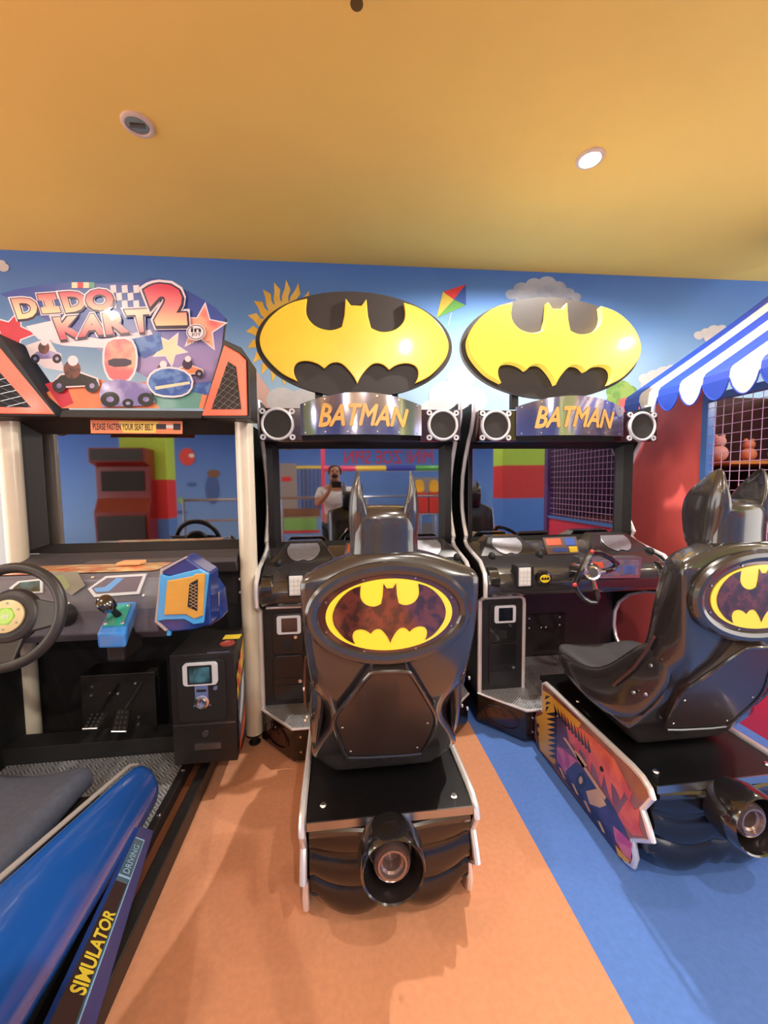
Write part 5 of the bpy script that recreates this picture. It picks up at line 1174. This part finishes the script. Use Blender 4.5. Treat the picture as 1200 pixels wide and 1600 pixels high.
J = [((px_, py_, .80), .13, .10), ((px_, py_, .95), .13, .10), ((px_, py_ + .01, 1.10), .15, .105), ((px_, py_, 1.20), .14, .09), ((px_, py_ + .01, 1.27), .05, .05), ((px_, py_ + .035, 1.335), .06, .07), ((px_ + .0, py_ + .04, 1.42), .078, .092), ((px_, py_ + .035, 1.485), .055, .07),
     # arms
     ((px_ - .17, py_, 1.185), .05), ((px_ - .22, py_ + .09, 1.02), .038), ((px_ - .10, py_ + .28, 1.14), .028), ((px_ - .06, py_ + .35, 1.20), .02),
     ((px_ + .17, py_, 1.185), .05), ((px_ + .22, py_ + .09, 1.02), .038), ((px_ + .13, py_ + .28, 1.14), .028), ((px_ + .09, py_ + .35, 1.20), .02),
     # legs
     ((px_ - .09, py_, .72), .08), ((px_ - .10, py_ + .02, .40), .055), ((px_ - .11, py_, .07), .04), ((px_ - .12, py_ + .12, .035), .033),
     ((px_ + .09, py_, .72), .08), ((px_ + .10, py_ + .02, .40), .055), ((px_ + .11, py_, .07), .04), ((px_ + .12, py_ + .12, .035), .033)]
E_ = [(0, 1), (1, 2), (2, 3), (3, 4), (4, 5), (5, 6), (6, 7), (3, 8), (8, 9), (9, 10), (10, 11), (3, 12), (12, 13), (13, 14), (14, 15), (0, 16), (16, 17), (17, 18), (18, 19), (0, 20), (20, 21), (21, 22), (22, 23)]
body = skin('body', J, E_, SKIN, t)
# t-shirt and trousers as slightly larger skinned layers
def grow(idx, k, extra=()):
    mp = {i: n for n, i in enumerate(idx)}; return [(J[i][0], J[i][1] + k, (J[i][2] if len(J[i]) > 2 else J[i][1]) + k) for i in idx], [(mp[a], mp[b]) for a, b in E_ if a in mp and b in mp]
TS = mat('tshirt_white', (216, 216, 218), .8, noise=.04)
jj, ee = grow([0, 1, 2, 3, 8, 12], .014)
jj.append((((px_ - .205), py_ + .06, 1.085), .055)); jj.append((((px_ + .205), py_ + .06, 1.085), .055)); ee += [(4, 6), (5, 7)]
skin('tshirt', jj, ee, TS, t)
jj, ee = grow([0, 16, 17, 18, 20, 21, 22], .012); skin('trousers', jj, ee, mat('trousers_dark', (40, 44, 60), .8), t)
# hair ring, ears, nose, beard
mb = MB(); hc = Vector((px_, py_ + .035, 1.425))
mb.sph(hc + Vector((0, -.022, .0)), .093, 12, sc=(.93, .95, .85)); mb.build('hair', mat('hair_dark', (40, 32, 30), .8), t, t, smooth=True)
mb = MB()
for s in (-1, 1): mb.sph(hc + Vector((s * .083, .01, -.005)), .022, 8, sc=(.4, .7, 1.1))
mb.sph(hc + Vector((0, .098, -.02)), .016, 8, sc=(.8, 1, 1.3)); mb.build('ears_and_nose', SKIN, t, t, smooth=True)
mb = MB(); mb.sph(hc + Vector((0, .074, -.062)), .035, 8, sc=(1.2, .7, .7)); mb.build('beard', MATS['hair_dark'], t, t, smooth=True)
mb = MB()
for s in (-1, 1): mb.sph(hc + Vector((s * .032, .083, .0)), .009, 6)
mb.build('eyes', MATTE, t, t)
# hands: palm and five fingers each
for s in (-1, 1):
    o0 = Vector((px_ + (.015 if s > 0 else .0) + s * .075, py_ + .36, 1.215))
    J2 = [(tuple(o0 + Vector((0, -.02, -.02))), .018, .012), (tuple(o0 + Vector((-s * .008, .0, .012))), .024, .012)]; E2 = [(0, 1)]
    for k in range(4):
        b0 = o0 + Vector((-s * .012, .004 + .0 * k, .034 - .018 * k)); b1 = b0 + Vector((-s * .012, .014, .004)); b2 = b1 + Vector((-s * .016, -.006, .002))
        n0 = len(J2); J2 += [(tuple(b0), .008), (tuple(b1), .0075), (tuple(b2), .0065)]; E2 += [(1, n0), (n0, n0 + 1), (n0 + 1, n0 + 2)]
    n0 = len(J2); J2 += [(tuple(o0 + Vector((-s * .012, -.018, -.01))), .009), (tuple(o0 + Vector((-s * .03, -.018, .005))), .008)]; E2 += [(0, n0), (n0, n0 + 1)]
    skin('hand', J2, E2, SKIN, t, 1)
ph = MB().box(-.075, .035, -.022, -.012, CZ - .035, CZ + .035).build('smartphone', GLOSS, bevel=.004); tag(ph, 'black smartphone held up in both hands, mirrored in the left bat screen', 'phone')
